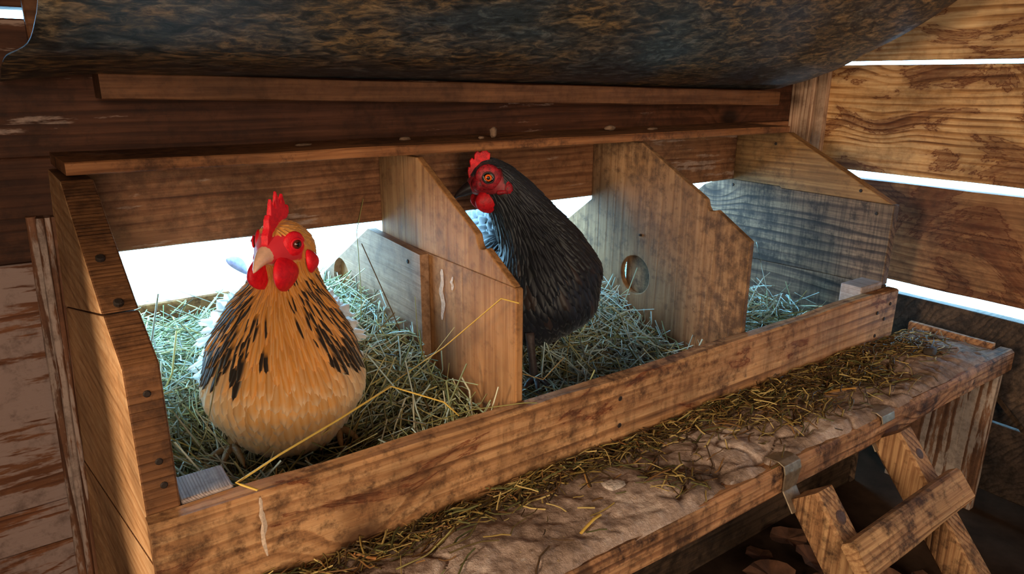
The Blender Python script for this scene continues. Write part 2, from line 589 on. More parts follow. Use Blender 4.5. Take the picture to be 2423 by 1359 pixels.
# second partition
up2 = [(fy(.1345), .1345), (WY, .1345), (WY, ZS), (YS, ZS)] + [(.116, .1885), (.107, .1835), (.1035, .173), (.099, .167), (.091, .168), (.085, .1700)]
p2a = PN(slab('partition_board', [(YP, -.10), (YP, Z1 + .001)] + up2[4:][::-1] + [(YS, ZS), (WY, ZS), (WY, .149), (.427, .104), (.58, .01), (.58, -.10)],
              [(.2455, .0335, .0335)], .801, .801 + PT, M['part2_z']))
PN(slab('partition_board', [(.10, -.10), (.10, .10), (.277, .118), (.277, -.10)], [], .8113, .822, M['part2_z']))
nail((.8005, .236, .105), (-1, 0, 0.2), .0022, M['iron'], p2a, .004)
# right end: three boards, the upper one a little proud
RX = 1.2035
fyr = lambda z: .023 + (YS - .023) * (z - .146) / (ZS - .146)
re1 = PN(slab('end_board', [(fyr(.1475), .1475), (.247, .1498), (.252, .153), (WY, .1545), (WY, ZS), (YS, ZS)], [], RX - .003, RX + .018, M['end_top']))
re2 = PN(slab('end_board', [(.023, .001), (.023, .1465), (.247, .1492), (.2525, .1525), (WY, .1538), (.40, .150), (.44, .135), (.58, .02), (.58, -.006), (.30, -.006)], [], RX, RX + .0185, M['end_y']))
re3 = PN(slab('end_board', [(.023, FZ), (.023, .0002), (.30, -.0068), (.58, -.0068), (.58, -.10), (.40, -.10), (.40, FZ)], [], RX + .002, RX + .0185, M['end_y']))
for (y, z, b) in ((.365, .142, re2), (.052, .128, re2), (.085, .165, re1), (.27, .235, re1)):
    nail((RX - (.003 if b is re1 else 0), y, z), (-1, 0, 0), .0032, M['iron'], b)
# front board, its top edge sagging a little
fb = beam('front_board', (0, .011, -.056), (1.2185, .011, -.056), (0, 1, 0), (0, 0, 1), .0225, .112, M['front'], None, .003, .0022, .022, 61)
for v in fb.data.vertices:
    if v.co.z > -.02:
        t = v.co.x / 1.2185
        v.co.z += -.0045 * math.sin(math.pi * t) + .003 * noise.noise(Vector((v.co.x * 8, v.co.y * 20, 2.0)))
PN(fb)
for (x, z) in ((.0235, -.063), (1.155, -.036), (1.182, -.052), (1.158, -.079), (1.196, -.026), (.535, -.03), (.536, -.068)):
    nail((x, -.0008, z), (0, -1, 0), .0034, M['iron'], fb)
# dried white runs on the boards
def smear(pts, nrm, mat, parent):
    n_ = Vector(nrm)
    c_ = sum((Vector(p) for p in pts), Vector()) / len(pts)
    vs = [Vector(p) + n_ * .0002 for p in pts] + [c_ + n_ * .0009]
    k_ = len(pts)
    o_ = pyobj('dried_smear', vs, [(i, (i + 1) % k_, k_) for i in range(k_)], mat, parent)
    return o_


SM = plain('dried_white_smear', S(196, 168, 146), .8, 0, .35, 260, .3)


def smear_outline(fn, z_hi, z_lo, wid, seed):
    a_, b_ = [], []
    for i in range(15):
        z = z_hi + (z_lo - z_hi) * i / 14
        w_ = wid * (.35 + .8 * abs(noise.noise(Vector((i * .6, seed, 0))))) * (.3 + .7 * math.sin(math.pi * (i + .6) / 15.2))
        o_ = wid * .5 * noise.noise(Vector((i * .25, seed + 9, 0)))
        a_.append(fn(o_ - w_, z))
        b_.append(fn(o_ + w_, z))
    return a_ + b_[::-1]


smear(smear_outline(lambda d, z: (.089 + d, -.0030, z), -.004, -.066, .0045, 4.9), (0, -1, 0), SM, fb)
smear(smear_outline(lambda d, z: (.3880, .186 + d, z), .120, .050, .011, 5.1), (-1, 0, 0), SM, p1b)
smear(smear_outline(lambda d, z: (.3880, .160 + d, z), .116, .098, .006, 7.7), (-1, 0, 0), SM, p1b)
# inner blocks, floor, rear board, base
PN(bevel(pyobj('corner_block', *box_verts(.0295, .0735, .0228, .0665, -.10, .0015), M['greyblock']), .002))
PN(bevel(pyobj('corner_block', *box_verts(1.135, 1.2045, .0228, .062, -.10, .008), M['greyblock']), .002))
for k in range(4):
    y0 = .024 + k * .139
    PN(beam('floor_board', (.029, y0 + .069, -.108), (1.2035, y0 + .069, -.108), (0, 1, 0), (0, 0, 1), .137, .016, M['floorw'], None, .001, .0006, .08, 70 + k))
PN(beam('rear_board', (.0, .59, -.038), (1.222, .59, -.038), (0, 1, 0), (0, 0, 1), .02, .118, M['front'], None, .002, .001, .05, 76))
PN(beam('base_board', (.03, .035, -.20), (1.2, .035, -.20), (0, 1, 0), (0, 0, 1), .02, .165, M['dark'], None, .002, .001, .05, 77))
PN(beam('base_board', (.03, .035, -.344), (1.2, .035, -.344), (0, 1, 0), (0, 0, 1), .02, .121, M['dark'], None, .002, .001, .05, 78))

# shelf above the nests and the batten above it
sh = beam('shelf_board', (-.002, (.236 + WY) / 2 - .0005, .2695), (1.191, (.236 + WY) / 2 - .0005, .2655), (0, 1, 0), (0, 0, 1), WY - .238, .0125, M['shelf'], None, .0015, .001, .03, 81)
for v in sh.data.vertices:      # chipped left corner
    if v.co.x < .004 and v.co.y > .30:
        v.co.x -= .006
tag(sh, 'narrow dusty shelf board laid along the top of the nest box', 'shelf')
bt = beam('wall_batten', (.0455, .332, .3475), (1.2415, .332, .3205), (0, 1, 0), (0, 0, 1), .062, .027, M['batten'], None, .0015, .0012, .03, 82)
tag(bt, 'brown square batten fixed to the wall under the dark curved sheet', 'batten')

# ------------------------------------------------------------------ curved dark sheet
def build_sheet():
    prof = [(.352, .3640), (.318, .3625), (.297, .3630), (.252, .3690), (.217, .3755), (.178, .3850), (.135, .4035), (.112, .414), (.077, .431),
            (.035, .456), (-.002, .482), (-.05, .522), (-.10, .575), (-.14, .63)]
    left = [-.040, -.040, -.039, -.037, -.032, -.016, -.009, -.007, -.005, -.004, -.004, -.005, -.006, -.008]
    right = [1.262, 1.258, 1.252, 1.246, 1.243, 1.240, 1.2395, 1.239, 1.239, 1.240, 1.2415, 1.243, 1.244, 1.245]
    # smooth the section
    def interp(arr, s):
        i = min(int(s), len(arr) - 2)
        f = s - i
        p0, p1, p2, p3 = arr[max(0, i - 1)], arr[i], arr[i + 1], arr[min(len(arr) - 1, i + 2)]
        return .5 * ((2 * p1) + (-p0 + p2) * f + (2 * p0 - 5 * p1 + 4 * p2 - p3) * f * f + (-p0 + 3 * p1 - 3 * p2 + p3) * f ** 3)
    nu, nv = 60, 52
    vs, fs = [], []
    ys = [p[0] for p in prof]
    zs = [p[1] for p in prof]
    for j in range(nv + 1):
        s = j / nv * (len(prof) - 1)
        y, z, a, b = interp(ys, s), interp(zs, s), interp(left, s), interp(right, s)
        for i in range(nu + 1):
            t = i / nu
            x = a + (b - a) * t
            # the batten under it drops to the right
            drop = -.026 * min(1, max(0, (x - .04) / 1.2)) * max(0, 1 - s / 6.0)
            wv = .0025 * noise.noise(Vector((x * 3, y * 5, 1.0)))
            if x < .04:
                drop -= .010 * (.04 - x) / .08 * max(0, 1 - s / 4.0)
            vs.append((x, y, z + drop + wv))
    for j in range(nv):
        for i in range(nu):
            q = j * (nu + 1) + i
            fs.append((q, q + 1, q + nu + 2, q + nu + 1))
    o = pyobj('curved_sheet', vs, fs, M['sheet'], None, True)
    m = o.modifiers.new('thick', 'SOLIDIFY')
    m.thickness = .0022
    m.offset = 1
    return tag(o, 'dark mottled curved sheet sloping up over the nest box', 'sheet')


build_sheet()

# ------------------------------------------------------------------ landing ledge
lg = empty('landing_ledge', (.65, -.07, FZ))
tag(lg, 'wide dirty wooden ledge in front of the nest box with a painted end support', 'ledge')
P(beam('ledge_board', (-.06, -.066, -.114), (1.318, -.066, -.114), (0, 1, 0), (0, 0, 1), .127, .03, M['ledge'], None, .002, .001, .04, 91), lg)
fr = beam('front_rail', (-.06, -.1425, -.1165), (1.3375, -.1445, -.1165), (0, 1, 0), (0, 0, 1), .027, .041, M['ledge'], None, .005, .0022, .016, 92, .003)
P(fr, lg)
P(beam('end_lip', (1.3235, .016, -.106), (1.3235, -.1295, -.106), (1, 0, 0), (0, 0, 1), .011, .034, M['ledge'], None, .0015, .0008, .03, 93), lg)
P(beam('support_panel', (1.305, -.076, -.137), (1.305, -.076, FZ), (1, 0, 0), (0, 1, 0), .019, .158, M['support'], None, .0015, .001, .03, 94), lg)
P(beam('support_panel', (.14, -.076, -.137), (.14, -.076, FZ), (1, 0, 0), (0, 1, 0), .019, .13, M['support'], None, .0015, .001, .03, 95), lg)


def fbm(x, y, s, o=4):
    a, f, r = 1.0, s, 0.0
    for k in range(o):
        r += a * noise.noise(Vector((x * f, y * f, 3.1 + k)))
        a *= .5
        f *= 2.1
    return r


def crust_h(x, y):
    """height of the caked dirt above the ledge board"""
    t = (y + .153) / .153
    h = .0070 + .0062 * fbm(x, y, 8) + .0026 * fbm(x, y, 42, 4)
    ridge = abs(noise.noise(Vector((x * 17, y * 26, 8.0))))
    h -= .0060 * max(0, 1 - ridge * 8) * (1 if noise.noise(Vector((x * 4, y * 4, 0))) > -.12 else .25)
    h += .004 * math.exp(-((t - .42) / .3) ** 2)
    edge = min(1, max(0, (t + .02) / .10)) * min(1, (1.02 - t) / .06) * min(1, max(0, (1.30 - x) / .05))
    if x > 1.16:
        h -= (x - 1.16) * .05
    return max(.0004, h) * max(0, edge) - .0012 * (1 - max(0, edge))


def build_crust():
    nx, ny = 470, 64
    x0, x1, y0, y1 = .0, 1.314, -.1535, -.0015
    vs, fs = [], []
    for j in range(ny + 1):
        for i in range(nx + 1):
            x, y = x0 + (x1 - x0) * i / nx, y0 + (y1 - y0) * j / ny
            vs.append((x, y, -.0975 + crust_h(x, y)))
    for j in range(ny):
        for i in range(nx):
            q = j * (nx + 1) + i
            fs.append((q, q + 1, q + nx + 2, q + nx + 1))
    w = N('caked_dirt')
    v = w.coords(False)
    a = w.noise(v, 10, 6, .65)
    b = w.noise(v, 90, 6, .7)
    f = w.math('ADD', w.math('MULTIPLY', a, .6), w.math('MULTIPLY', b, .4))
    col = w.ramp(f, [(.34, S(84, 64, 54)), (.45, S(136, 112, 98)), (.55, S(172, 146, 132)), (.66, S(208, 186, 174))])
    wn = w.noise(v, 16, 5, .7, .4)
    col = w.mix(w.ramp(wn, [(.66, 0.0), (.72, 1.0)]), col, S(206, 192, 186))
    sp = w.noise(v, 260, 2, .5)
    col = w.mix(w.ramp(sp, [(.70, 0.0), (.74, .8)]), col, S(190, 160, 110))
    w.l(col, w.b.inputs['Base Color'])
    w.b.inputs['Roughness'].default_value = .9
    w.b.inputs['Specular IOR Level'].default_value = .15
    w.bump(w.math('ADD', b, w.math('MULTIPLY', w.noise(v, 300, 4, .7), .5)), .9, .003)
    o = pyobj('dirt_crust', vs, fs, w.m, None, True)
    return tag(o, 'cracked layer of dried dirt and droppings caked on the ledge', 'dirt', None, 'stuff')


build_crust()

# ------------------------------------------------------------------ ladder
la = empty('ladder', (.8, -.3, FZ))
tag(la, 'small worn wooden ladder hooked over the front edge of the ledge', 'ladder')
DV = Vector((0, -.633, -.774))           # down along the rails
NV = Vector((0, -.774, .633))            # out of the ladder's front
for (x, y, z, seed) in ((.690, -.1765, -.1255, 101), (.9175, -.158, -.124, 102)):
    top = Vector((x, y, z)) + DV * .004
    L = (z - FZ) / .774 - .02
    rl = beam('side_rail', top, top + DV * L, (1, 0, 0), NV, .036, .047, M['ladder'], None, .0035, .001, .016, seed)
    P(rl, la)
    # bolt head on the front face
    q = top + DV * .036 + NV * .0235 + Vector((.002, 0, 0))
    b = nail(q, NV, .0085, M['bolt'], None, .001)
    b.name = 'bolt'
    b.data.name = 'bolt'
    b.parent = rl
    b.matrix_parent_inverse = Matrix.Identity(4)
    # sheet metal hook: over the ledge rail and down behind the top of the rail
    prof = [Vector((0, -.131, -.0925)), Vector((0, -.150, -.0905)), Vector((0, -.1585, -.0935)), Vector((0, -.1615, -.104)),
            Vector((0, y + .017, z - .003)), Vector((0, y + .017 - .016, z - .026))]
    vs, fs = [], []
    for k, pnt in enumerate(prof):
        wd = .017 if k < 4 else .014
        for sx in (-1, 1):
            vs.append((x - .012 + sx * wd, pnt.y, pnt.z))
    for k in range(len(prof) - 1):
        fs.append((2 * k, 2 * k + 1, 2 * k + 3, 2 * k + 2))
    hk = pyobj('hook', vs, fs, M['tin'])
    m = hk.modifiers.new('t', 'SOLIDIFY')
    m.thickness = .0022
    m.offset = 1
    bevel(hk, .0015, 2, 20)
    P(hk, la)
for s in (.088, .26):
    c = Vector((0, -.175, -.124)) + DV * s + NV * (.0235 + .010)
    rg = beam('rung', Vector((.668, c.y, c.z)), Vector((.936, c.y + .004, c.z + .003)), NV, DV, .020, .044, M['rung'], None, .004, .0014, .014, 110, .004)
    P(rg, la)

# unseen board added left of the frame to shade the end panel's rear
sp = beam('shade_board', (-.34, .180, FZ), (-.34, .180, 1.0), (1, 0, 0), (0, 1, 0), .02, .365, M['dark'], None, .002, .001, .05, 121)
structure(sp)
sp.name = 'wall_shade_board'

# board leaning in the dark corner to the right of the ledge
ln = beam('leaning_plank', (1.375, -.10, -.175), (1.36, -.36, FZ + .002), (1, 0, 0), (0, .75, .66), .016, .05, M['dark'], None, .002, .001, .04, 120)
tag(ln, 'dark plank leaning in the corner beyond the ladder', 'plank')

# ------------------------------------------------------------------ hay and straw
def set_col(me, cols):
    ca = me.color_attributes.new('Col', 'FLOAT_COLOR', 'POINT')
    a = np.ones((len(me.vertices), 4), dtype=np.float32)
    a[:, :3] = np.asarray(cols, dtype=np.float32)[:, :3]
    ca.data.foreach_set('color', a.ravel())


def np_mesh(name, V, F, cols=None, smooth=True):
    """V (n,3), F (m,k) with one face size"""
    me = bpy.data.meshes.new(name)
    V = np.asarray(V, dtype=np.float32)
    F = np.asarray(F, dtype=np.int32)
    me.vertices.add(len(V))
    me.vertices.foreach_set('co', V.ravel())
    me.loops.add(F.size)
    me.loops.foreach_set('vertex_index', F.ravel())
    me.polygons.add(len(F))
    k = F.shape[1]
    me.polygons.foreach_set('loop_start', np.arange(len(F), dtype=np.int32) * k)
    me.polygons.foreach_set('loop_total', np.full(len(F), k, dtype=np.int32))
    me.update(calc_edges=True)
    me.validate()
    if smooth:
        me.polygons.foreach_set('use_smooth', [True] * len(me.polygons))
    if cols is not None:
        set_col(me, cols)
    return me


def stalk_arrays(paths, radii, cols, flat=1.0, k=3):
    """paths (n, m, 3): polylines; radii (n,); returns V, F, C of thin k-sided tubes"""
    n, m, _ = paths.shape
    tan = np.gradient(paths, axis=1)
    tan /= np.linalg.norm(tan, axis=2, keepdims=True) + 1e-9
    ref = np.zeros_like(tan)
    ref[..., 2] = 1.0
    steep = np.abs(tan[..., 2]) > .92
    ref[steep] = (1, 0, 0)
    s = np.cross(tan, ref)
    s /= np.linalg.norm(s, axis=2, keepdims=True) + 1e-9
    t = np.cross(s, tan)
    V = np.zeros((n, m, k, 3))
    for q in range(k):
        a = math.tau * q / k + math.pi / 2
        V[:, :, q] = paths + (s * math.cos(a) + t * math.sin(a) * flat) * radii[:, None, None]
    idx = np.arange(n * m * k).reshape(n, m, k)
    F = []
    for q in range(k):
        q2 = (q + 1) % k
        F.append(np.stack([idx[:, :-1, q], idx[:, :-1, q2], idx[:, 1:, q2], idx[:, 1:, q]], axis=-1).reshape(-1, 4))
    C = np.repeat(cols[:, None, :], m * k, axis=1).reshape(-1, 3)
    return V.reshape(-1, 3), np.concatenate(F), C


HAYC = np.array([S(216, 206, 150)[:3], S(184, 190, 138)[:3], S(236, 232, 204)[:3], S(150, 158, 104)[:3], S(206, 186, 116)[:3], S(130, 104, 62)[:3], S(204, 212, 180)[:3]])
HAYP = np.array([.2, .2, .2, .14, .1, .06, .1])


def hay_bed(name, x0, x1, y0, y1, hfun, n, label, seed, pale=0.0):
    rng = np.random.default_rng(seed)
    nx, ny = 40, 50
    xs, ys = np.linspace(x0, x1, nx), np.linspace(y0, y1, ny)
    V = np.array([(x, y, hfun(x, y) - .012 + .006 * noise.noise(Vector((x * 60, y * 60, seed)))) for y in ys for x in xs])
    F = np.array([(j * nx + i, j * nx + i + 1, (j + 1) * nx + i + 1, (j + 1) * nx + i) for j in range(ny - 1) for i in range(nx - 1)])
    C = np.tile(np.array(S(64, 58, 34)[:3]), (len(V), 1))
    m = 5
    cx, cy = rng.uniform(x0, x1, n), rng.uniform(y0, y1, n)
    L = rng.gamma(4, .018, n) + .03
    az = rng.uniform(0, math.tau, n)
    el = rng.normal(0, .30, n)
    curv = rng.normal(0, 5.0, n)
    up = np.abs(rng.normal(0, .009, n)) * 1.3
    paths = np.zeros((n, m, 3))
    for i in range(n):
        for j in range(m):
            s = (j / (m - 1) - .5) * L[i]
            a = az[i] + curv[i] * s
            px, py = cx[i] + math.cos(a) * s, cy[i] + math.sin(a) * s
            px = min(max(px, x0 + .001), x1 - .001)
            py = min(max(py, y0 + .001), y1 - .001)
            paths[i, j] = (px, py, hfun(px, py) - .006 + up[i] + s * math.tan(el[i]) * .9 + abs(s) * rng.normal(0, .06))
    rad = rng.uniform(.0007, .0016, n)
    col = HAYC[rng.choice(len(HAYC), n, p=HAYP)] * rng.uniform(.30, 1.12, (n, 1))
    sky_mix = ((rng.random(n) < pale) * rng.uniform(.5, 1.0, n))[:, None]
    col = col * (1 - sky_mix) + np.array(S(218, 240, 240)[:3]) * sky_mix  # blue cast of the skylight painted into some of the stalks
    v2, f2, c2 = stalk_arrays(paths, rad, col, .6)
    me = np_mesh(name, np.vstack([V, v2]), np.vstack([F, f2 + len(V)]), np.vstack([C, c2]), False)
    o = link(name, me, M['hay'])
    return tag(o, label, 'hay', None, 'stuff')


def sm(a, b, t):
    t = min(1, max(0, (t - a) / (b - a)))
    return t * t * (3 - 2 * t)


def h1(x, y):
    e = min(x - .022, .372 - x)
    return (-.068 + .048 * sm(.08, .42, y) + .020 * sm(.09, .0, e) + .010 * noise.noise(Vector((x * 13, y * 13, 1)))
            - .032 * math.exp(-((x - .165) ** 2 + (y - .17) ** 2) / .008) + .014 * sm(.20, .36, x) * sm(.05, .2, y)
            - .022 * math.exp(-((x - .116) ** 2 + (y - .185) ** 2) / .0016) - .015 * math.exp(-((x - .225) ** 2 + (y - .15) ** 2) / .0016))


def h2(x, y):
    return -.080 + .064 * sm(.08, .38, y) - .016 * math.exp(-((x - .515) ** 2 + (y - .150) ** 2) / .0014) + .008 * noise.noise(Vector((x * 13, y * 13, 5)))


def h3(x, y):
    return -.066 + .020 * sm(.06, .38, y) + .02 * sm(.95, .83, x) + .006 * noise.noise(Vector((x * 13, y * 13, 9)))


hay_bed('hay_bedding', .022, .374, .0245, .575, h1, 4600, 'thick green hay bedding around the buff hen in the near compartment', 3, .15)
hay_bed('hay_bedding', .411, .799, .0245, .575, h2, 3800, 'hay bedding with blue skylight painted in under the black hen in the middle compartment', 4, .5)
hay_bed('hay_bedding', .823, 1.13, .065, .575, h3, 1500, 'sparse hay in the empty far compartment', 5, .5)


def straw_thing(name, pts, r, col, label, group=None, cat='straw', flat=.55, k=5):
    """one stalk through the points, with bent joints kept sharp"""
    pts = [Vector(p) for p in pts]
    path = []
    for i in range(len(pts) - 1):
        for j in range(4):
            path.append(pts[i].lerp(pts[i + 1], j / 4))
    path.append(pts[-1])
    V, F, C = stalk_arrays(np.array([[tuple(p) for p in path]]), np.array([r]), np.array([col[:3]]), flat, k)
    o = link(name, np_mesh(name, V, F, C, True), M['hay'])
    return tag(o, label, cat, group)


GOLD, PALE, OLIVE = S(226, 186, 90), S(216, 204, 150), S(150, 140, 80)
straw_thing('straw_stalk', [(.088, -.002, .0035), (.074, .012, .0085), (.118, .026, .016), (.19, .055, .020), (.262, .085, .026), (.315, .06, .002), (.33, .052, -.016)], .0016, GOLD,
            'long yellow bent straw in front of the buff hen lying over the front board')
straw_thing('straw_stalk', [(.300, .20, -.035), (.345, .11, .046), (.366, .018, .128), (.374, -.004, .127)], .0013, GOLD,
            'kinked yellow straw leaning up against the first partition')
straw_thing('straw_stalk', [(.36, .36, .19), (.345, .355, .145), (.34, .34, .06), (.33, .33, -.03)], .0011, OLIVE,
            'tall upright dry stem rising beside the back corner of the first partition')
straw_thing('straw_stalk', [(.345, .34, .13), (.36, .28, .04), (.366, .24, -.02)], .0009, S(110, 78, 46),
            'thin brown stem crossing the board with the round hole')
straw_thing('straw_stalk', [(.30, .44, .11), (.315, .42, .03), (.31, .40, -.03)], .0009, PALE,
            'thin pale stem standing in front of the round hole')
straw_thing('straw_stalk', [(.355, .20, .085), (.352, .19, .03), (.36, .16, -.03)], .0009, OLIVE,
            'short dark stem standing upright before the purple doubling board')
straw_thing('straw_stalk', [(.372, .13, .06), (.35, .16, .01), (.33, .19, -.03)], .0008, PALE,
            'thin pale straw slanting across the white paint smear')
straw_thing('straw_stalk', [(.21, .34, .05), (.26, .31, .035), (.31, .24, -.005), (.345, .15, -.035)], .0014, S(206, 206, 176),
            'long pale blade of hay arching behind the buff hen')
straw_thing('straw_stalk', [(.29, .07, -.024), (.345, .045, -.010), (.385, .0, .0055), (.40, -.004, .003)], .001, OLIVE,
            'olive hay stem draped over the front board near the first partition')
straw_thing('straw_stalk', [(.43, .10, .0), (.455, .055, -.004), (.50, .07, .010)], .0009, S(190, 150, 90),
            'thin tan straw at the feet of the black hen')
straw_thing('straw_stalk', [(.78, .22, .055), (.772, .235, .0), (.765, .24, -.04)], .0009, S(180, 200, 170),
            'thin upright stem beside the round hole of the second partition')
straw_thing('straw_stalk', [(.012, -.0012, -.058), (.004, -.0012, -.052), (-.003, .06, -.065)], .0006, PALE,
            'short curled straw stuck to the outer side of the left end panel')


def ledge_litter():
    rng = np.random.default_rng(21)
    P_, R_, C_ = [], [], []
    clumps = [(.20, -.016, .16, .014, 420), (.44, -.018, .12, .015, 330), (.62, -.016, .09, .016, 260), (.86, -.045, .13, .030, 520), (1.02, -.03, .12, .026, 420),
              (.70, -.022, .10, .018, 240), (.99, -.09, .03, .018, 110), (.80, -.10, .05, .016, 90), (.33, -.03, .10, .012, 120), (.52, -.11, .02, .02, 40),
              (1.20, -.03, .06, .02, 120), (.65, -.075, .45, .035, 130), (1.185, -.085, .02, .012, 60)]
    cl = np.array([S(164, 134, 72)[:3], S(112, 92, 52)[:3], S(72, 54, 32)[:3], S(214, 184, 116)[:3], S(142, 100, 58)[:3], S(104, 100, 58)[:3], S(86, 62, 40)[:3]])
    for (cx, cy, sx, sy, n) in clumps:
        for _ in range(int(n * 1.25)):
            x = min(max(rng.normal(cx, sx), .05), 1.29)
            y = -abs(rng.normal(0, sy)) - .004 if cy > -.03 else rng.normal(cy, sy)
            y = min(max(y, -.148), -.004)
            L = rng.gamma(2.5, .009) + .006
            a = rng.normal(0, .5) if rng.random() < .6 else rng.uniform(0, math.tau)
            cv = rng.normal(0, 9)
            lift = abs(rng.normal(0, .0035)) + .0008
            tl = rng.normal(0, .12)
            pp = []
            for j in range(4):
                s = (j / 3 - .5) * L
                aa = a + cv * s
                px = x + math.cos(aa) * s
                py = min(max(y + math.sin(aa) * s, -.151), -.002)
                pp.append((px, py, -.0972 + crust_h(px, py) + lift + s * tl))
            P_.append(pp)
            R_.append(rng.uniform(.0005, .0015))
            C_.append(cl[rng.integers(len(cl))] * rng.uniform(.6, 1.1))
    V, F, C = stalk_arrays(np.array(P_), np.array(R_), np.array(C_), .6)
    o = link('straw_litter', np_mesh('straw_litter', V, F, C, False), M['hay'])
    tag(o, 'scattered broken straw and chaff along the dirty ledge', 'straw', None, 'stuff')


ledge_litter()


def ledge_z(x, y):
    return -.0972 + crust_h(x, y)


def ledge_straw(x, y, a, L, r, col, label, bend=0.0):
    pts = []
    for j in range(4):
        s = (j / 3 - .5) * L
        px, py = x + math.cos(a + bend * s) * s, min(max(y + math.sin(a + bend * s) * s, -.150), -.003)
        pts.append((px, py, ledge_z(px, py) + r * .9 + .002))
    straw_thing('straw_piece', pts, r, col, label, 'larger straw pieces on the ledge')


ledge_straw(.385, -.118, .25, .036, .0019, GOLD, 'short golden straw piece lying alone on the near part of the ledge')
ledge_straw(.545, -.016, .16, .045, .0019, S(232, 200, 110), 'golden straw piece resting at the foot of the front board')
ledge_straw(.245, -.052, .35, .115, .0011, S(190, 176, 112), 'long thin straw lying along the near end of the ledge', 2)
ledge_straw(.435, -.055, 1.05, .026, .0016, S(190, 140, 80), 'small tan straw chip pointing toward the ledge edge')
ledge_straw(.90, -.088, -.35, .055, .0022, S(196, 140, 66), 'broad orange straw above the farther ladder hook')
ledge_straw(.995, -.083, .9, .026, .0024, S(196, 150, 84), 'flat brown straw sliver on the far half of the ledge')
ledge_straw(.76, -.03, .05, .075, .0011, S(170, 160, 90), 'green-yellow stem beside the middle of the front board', 3)
ledge_straw(.175, -.026, -.7, .022, .0024, S(170, 112, 60), 'brown bark-like chip lying by the near corner of the front board')

# feather stuck in the hay, seen against the bright opening
def feather_thing():
    base, tip = Vector((.245, .50, .035)), Vector((.196, .505, .094))
    side = Vector((.62, .5, .5)).normalized()
    vs, fs = [], []
    n = 12
    for i in range(n + 1):
        t = i / n
        p = base.lerp(tip, t) + Vector((0, 0, .012)) * math.sin(t * math.pi) * .8
        w = 0 if t < .42 else .013 * math.sin(min(1, (t - .42) / .58) * math.pi) ** .6
        if i == n:
            w = .001
        w = max(w, .0006)
        vs += [p - side * w * .5 - Vector((0, .002, .003)), p + Vector((0, -.001, 0)), p + side * w]
    for i in range(n):
        for k in range(2):
            q = i * 3 + k
            fs.append((q, q + 1, q + 4, q + 3))
    o = pyobj('feather', vs, fs, plain('grey_feather', S(150, 146, 176), .6, 0, .25, 200), None, True)
    m = o.modifiers.new('t', 'SOLIDIFY')
    m.thickness = .0004
    tag(o, 'loose grey feather sticking out of the hay in the bright opening', 'feather')


feather_thing()

# droppings and crumbs on the shelf
def lump(name, c, r, mat, label, group, seed, sq=(1, 1, .7)):
    bm = bmesh.new()
    bmesh.ops.create_icosphere(bm, subdivisions=2, radius=1)
    for v in bm.verts:
        k = 1 + .35 * noise.noise(v.co * 1.8 + Vector((seed * 3.1, 0, 0)))
        v.co = Vector((v.co.x * sq[0], v.co.y * sq[1], v.co.z * sq[2])) * k * r
    zmin = min(v.co.z for v in bm.verts)
    for v in bm.verts:
        v.co.z -= zmin
    me = bpy.data.meshes.new(name)
    bm.to_mesh(me)
    bm.free()
    o = link(name, me, mat, None, True)
    o.location = c
    return tag(o, label, 'dropping', group)


DM = plain('dry_dropping', S(110, 84, 66), .9, 0, .35, 200, .5)
for k, (x, y, r, lab, sq) in enumerate(((.535, .285, .0062, 'round snail-shaped dropping standing on the middle of the shelf', (.9, .9, 1.3)),
                                        (.40, .30, .0055, 'flat dark dropping on the shelf left of the round one', (1.6, 1, .5)),
                                        (.505, .27, .0038, 'tiny crumb beside the round dropping on the shelf', (1.4, 1, .6)),
                                        (.78, .30, .0075, 'brown flaky clod on the right part of the shelf', (1.5, 1, .6)),
                                        (.86, .28, .006, 'flat chip of dirt near the far end of the shelf', (1.9, 1, .4)),
                                        (.255, .29, .005, 'low dark smear of dirt on the left part of the shelf', (2.2, 1, .35)))):
    z = .2757 - (.004 * (x + .002) / 1.193)
    lump('dropping', (x, y, z + .0003), r, DM, lab, 'droppings on the shelf', k + 1, sq)

def ledge_lump(name, x, y, r, mat, label, cat, seed, sq):
    o = lump(name, (x, y, ledge_z(x, y) - .001), r, mat, label, None, seed, sq)
    o['category'] = cat
    return o


ledge_lump('dropping', .455, -.078, .0125, plain('white_dropping', S(186, 168, 158), .95, 0, .4, 260, 1.0), 'crumbly white dropping on the near half of the ledge', 'dropping', 31, (1.2, .9, .22))
ledge_lump('dropping', 1.165, -.092, .012, plain('dark_dropping', S(62, 50, 40), .9, 0, .4, 200, .9), 'dark clump of dung on the far end of the ledge', 'dropping', 33, (1.2, .8, .6))

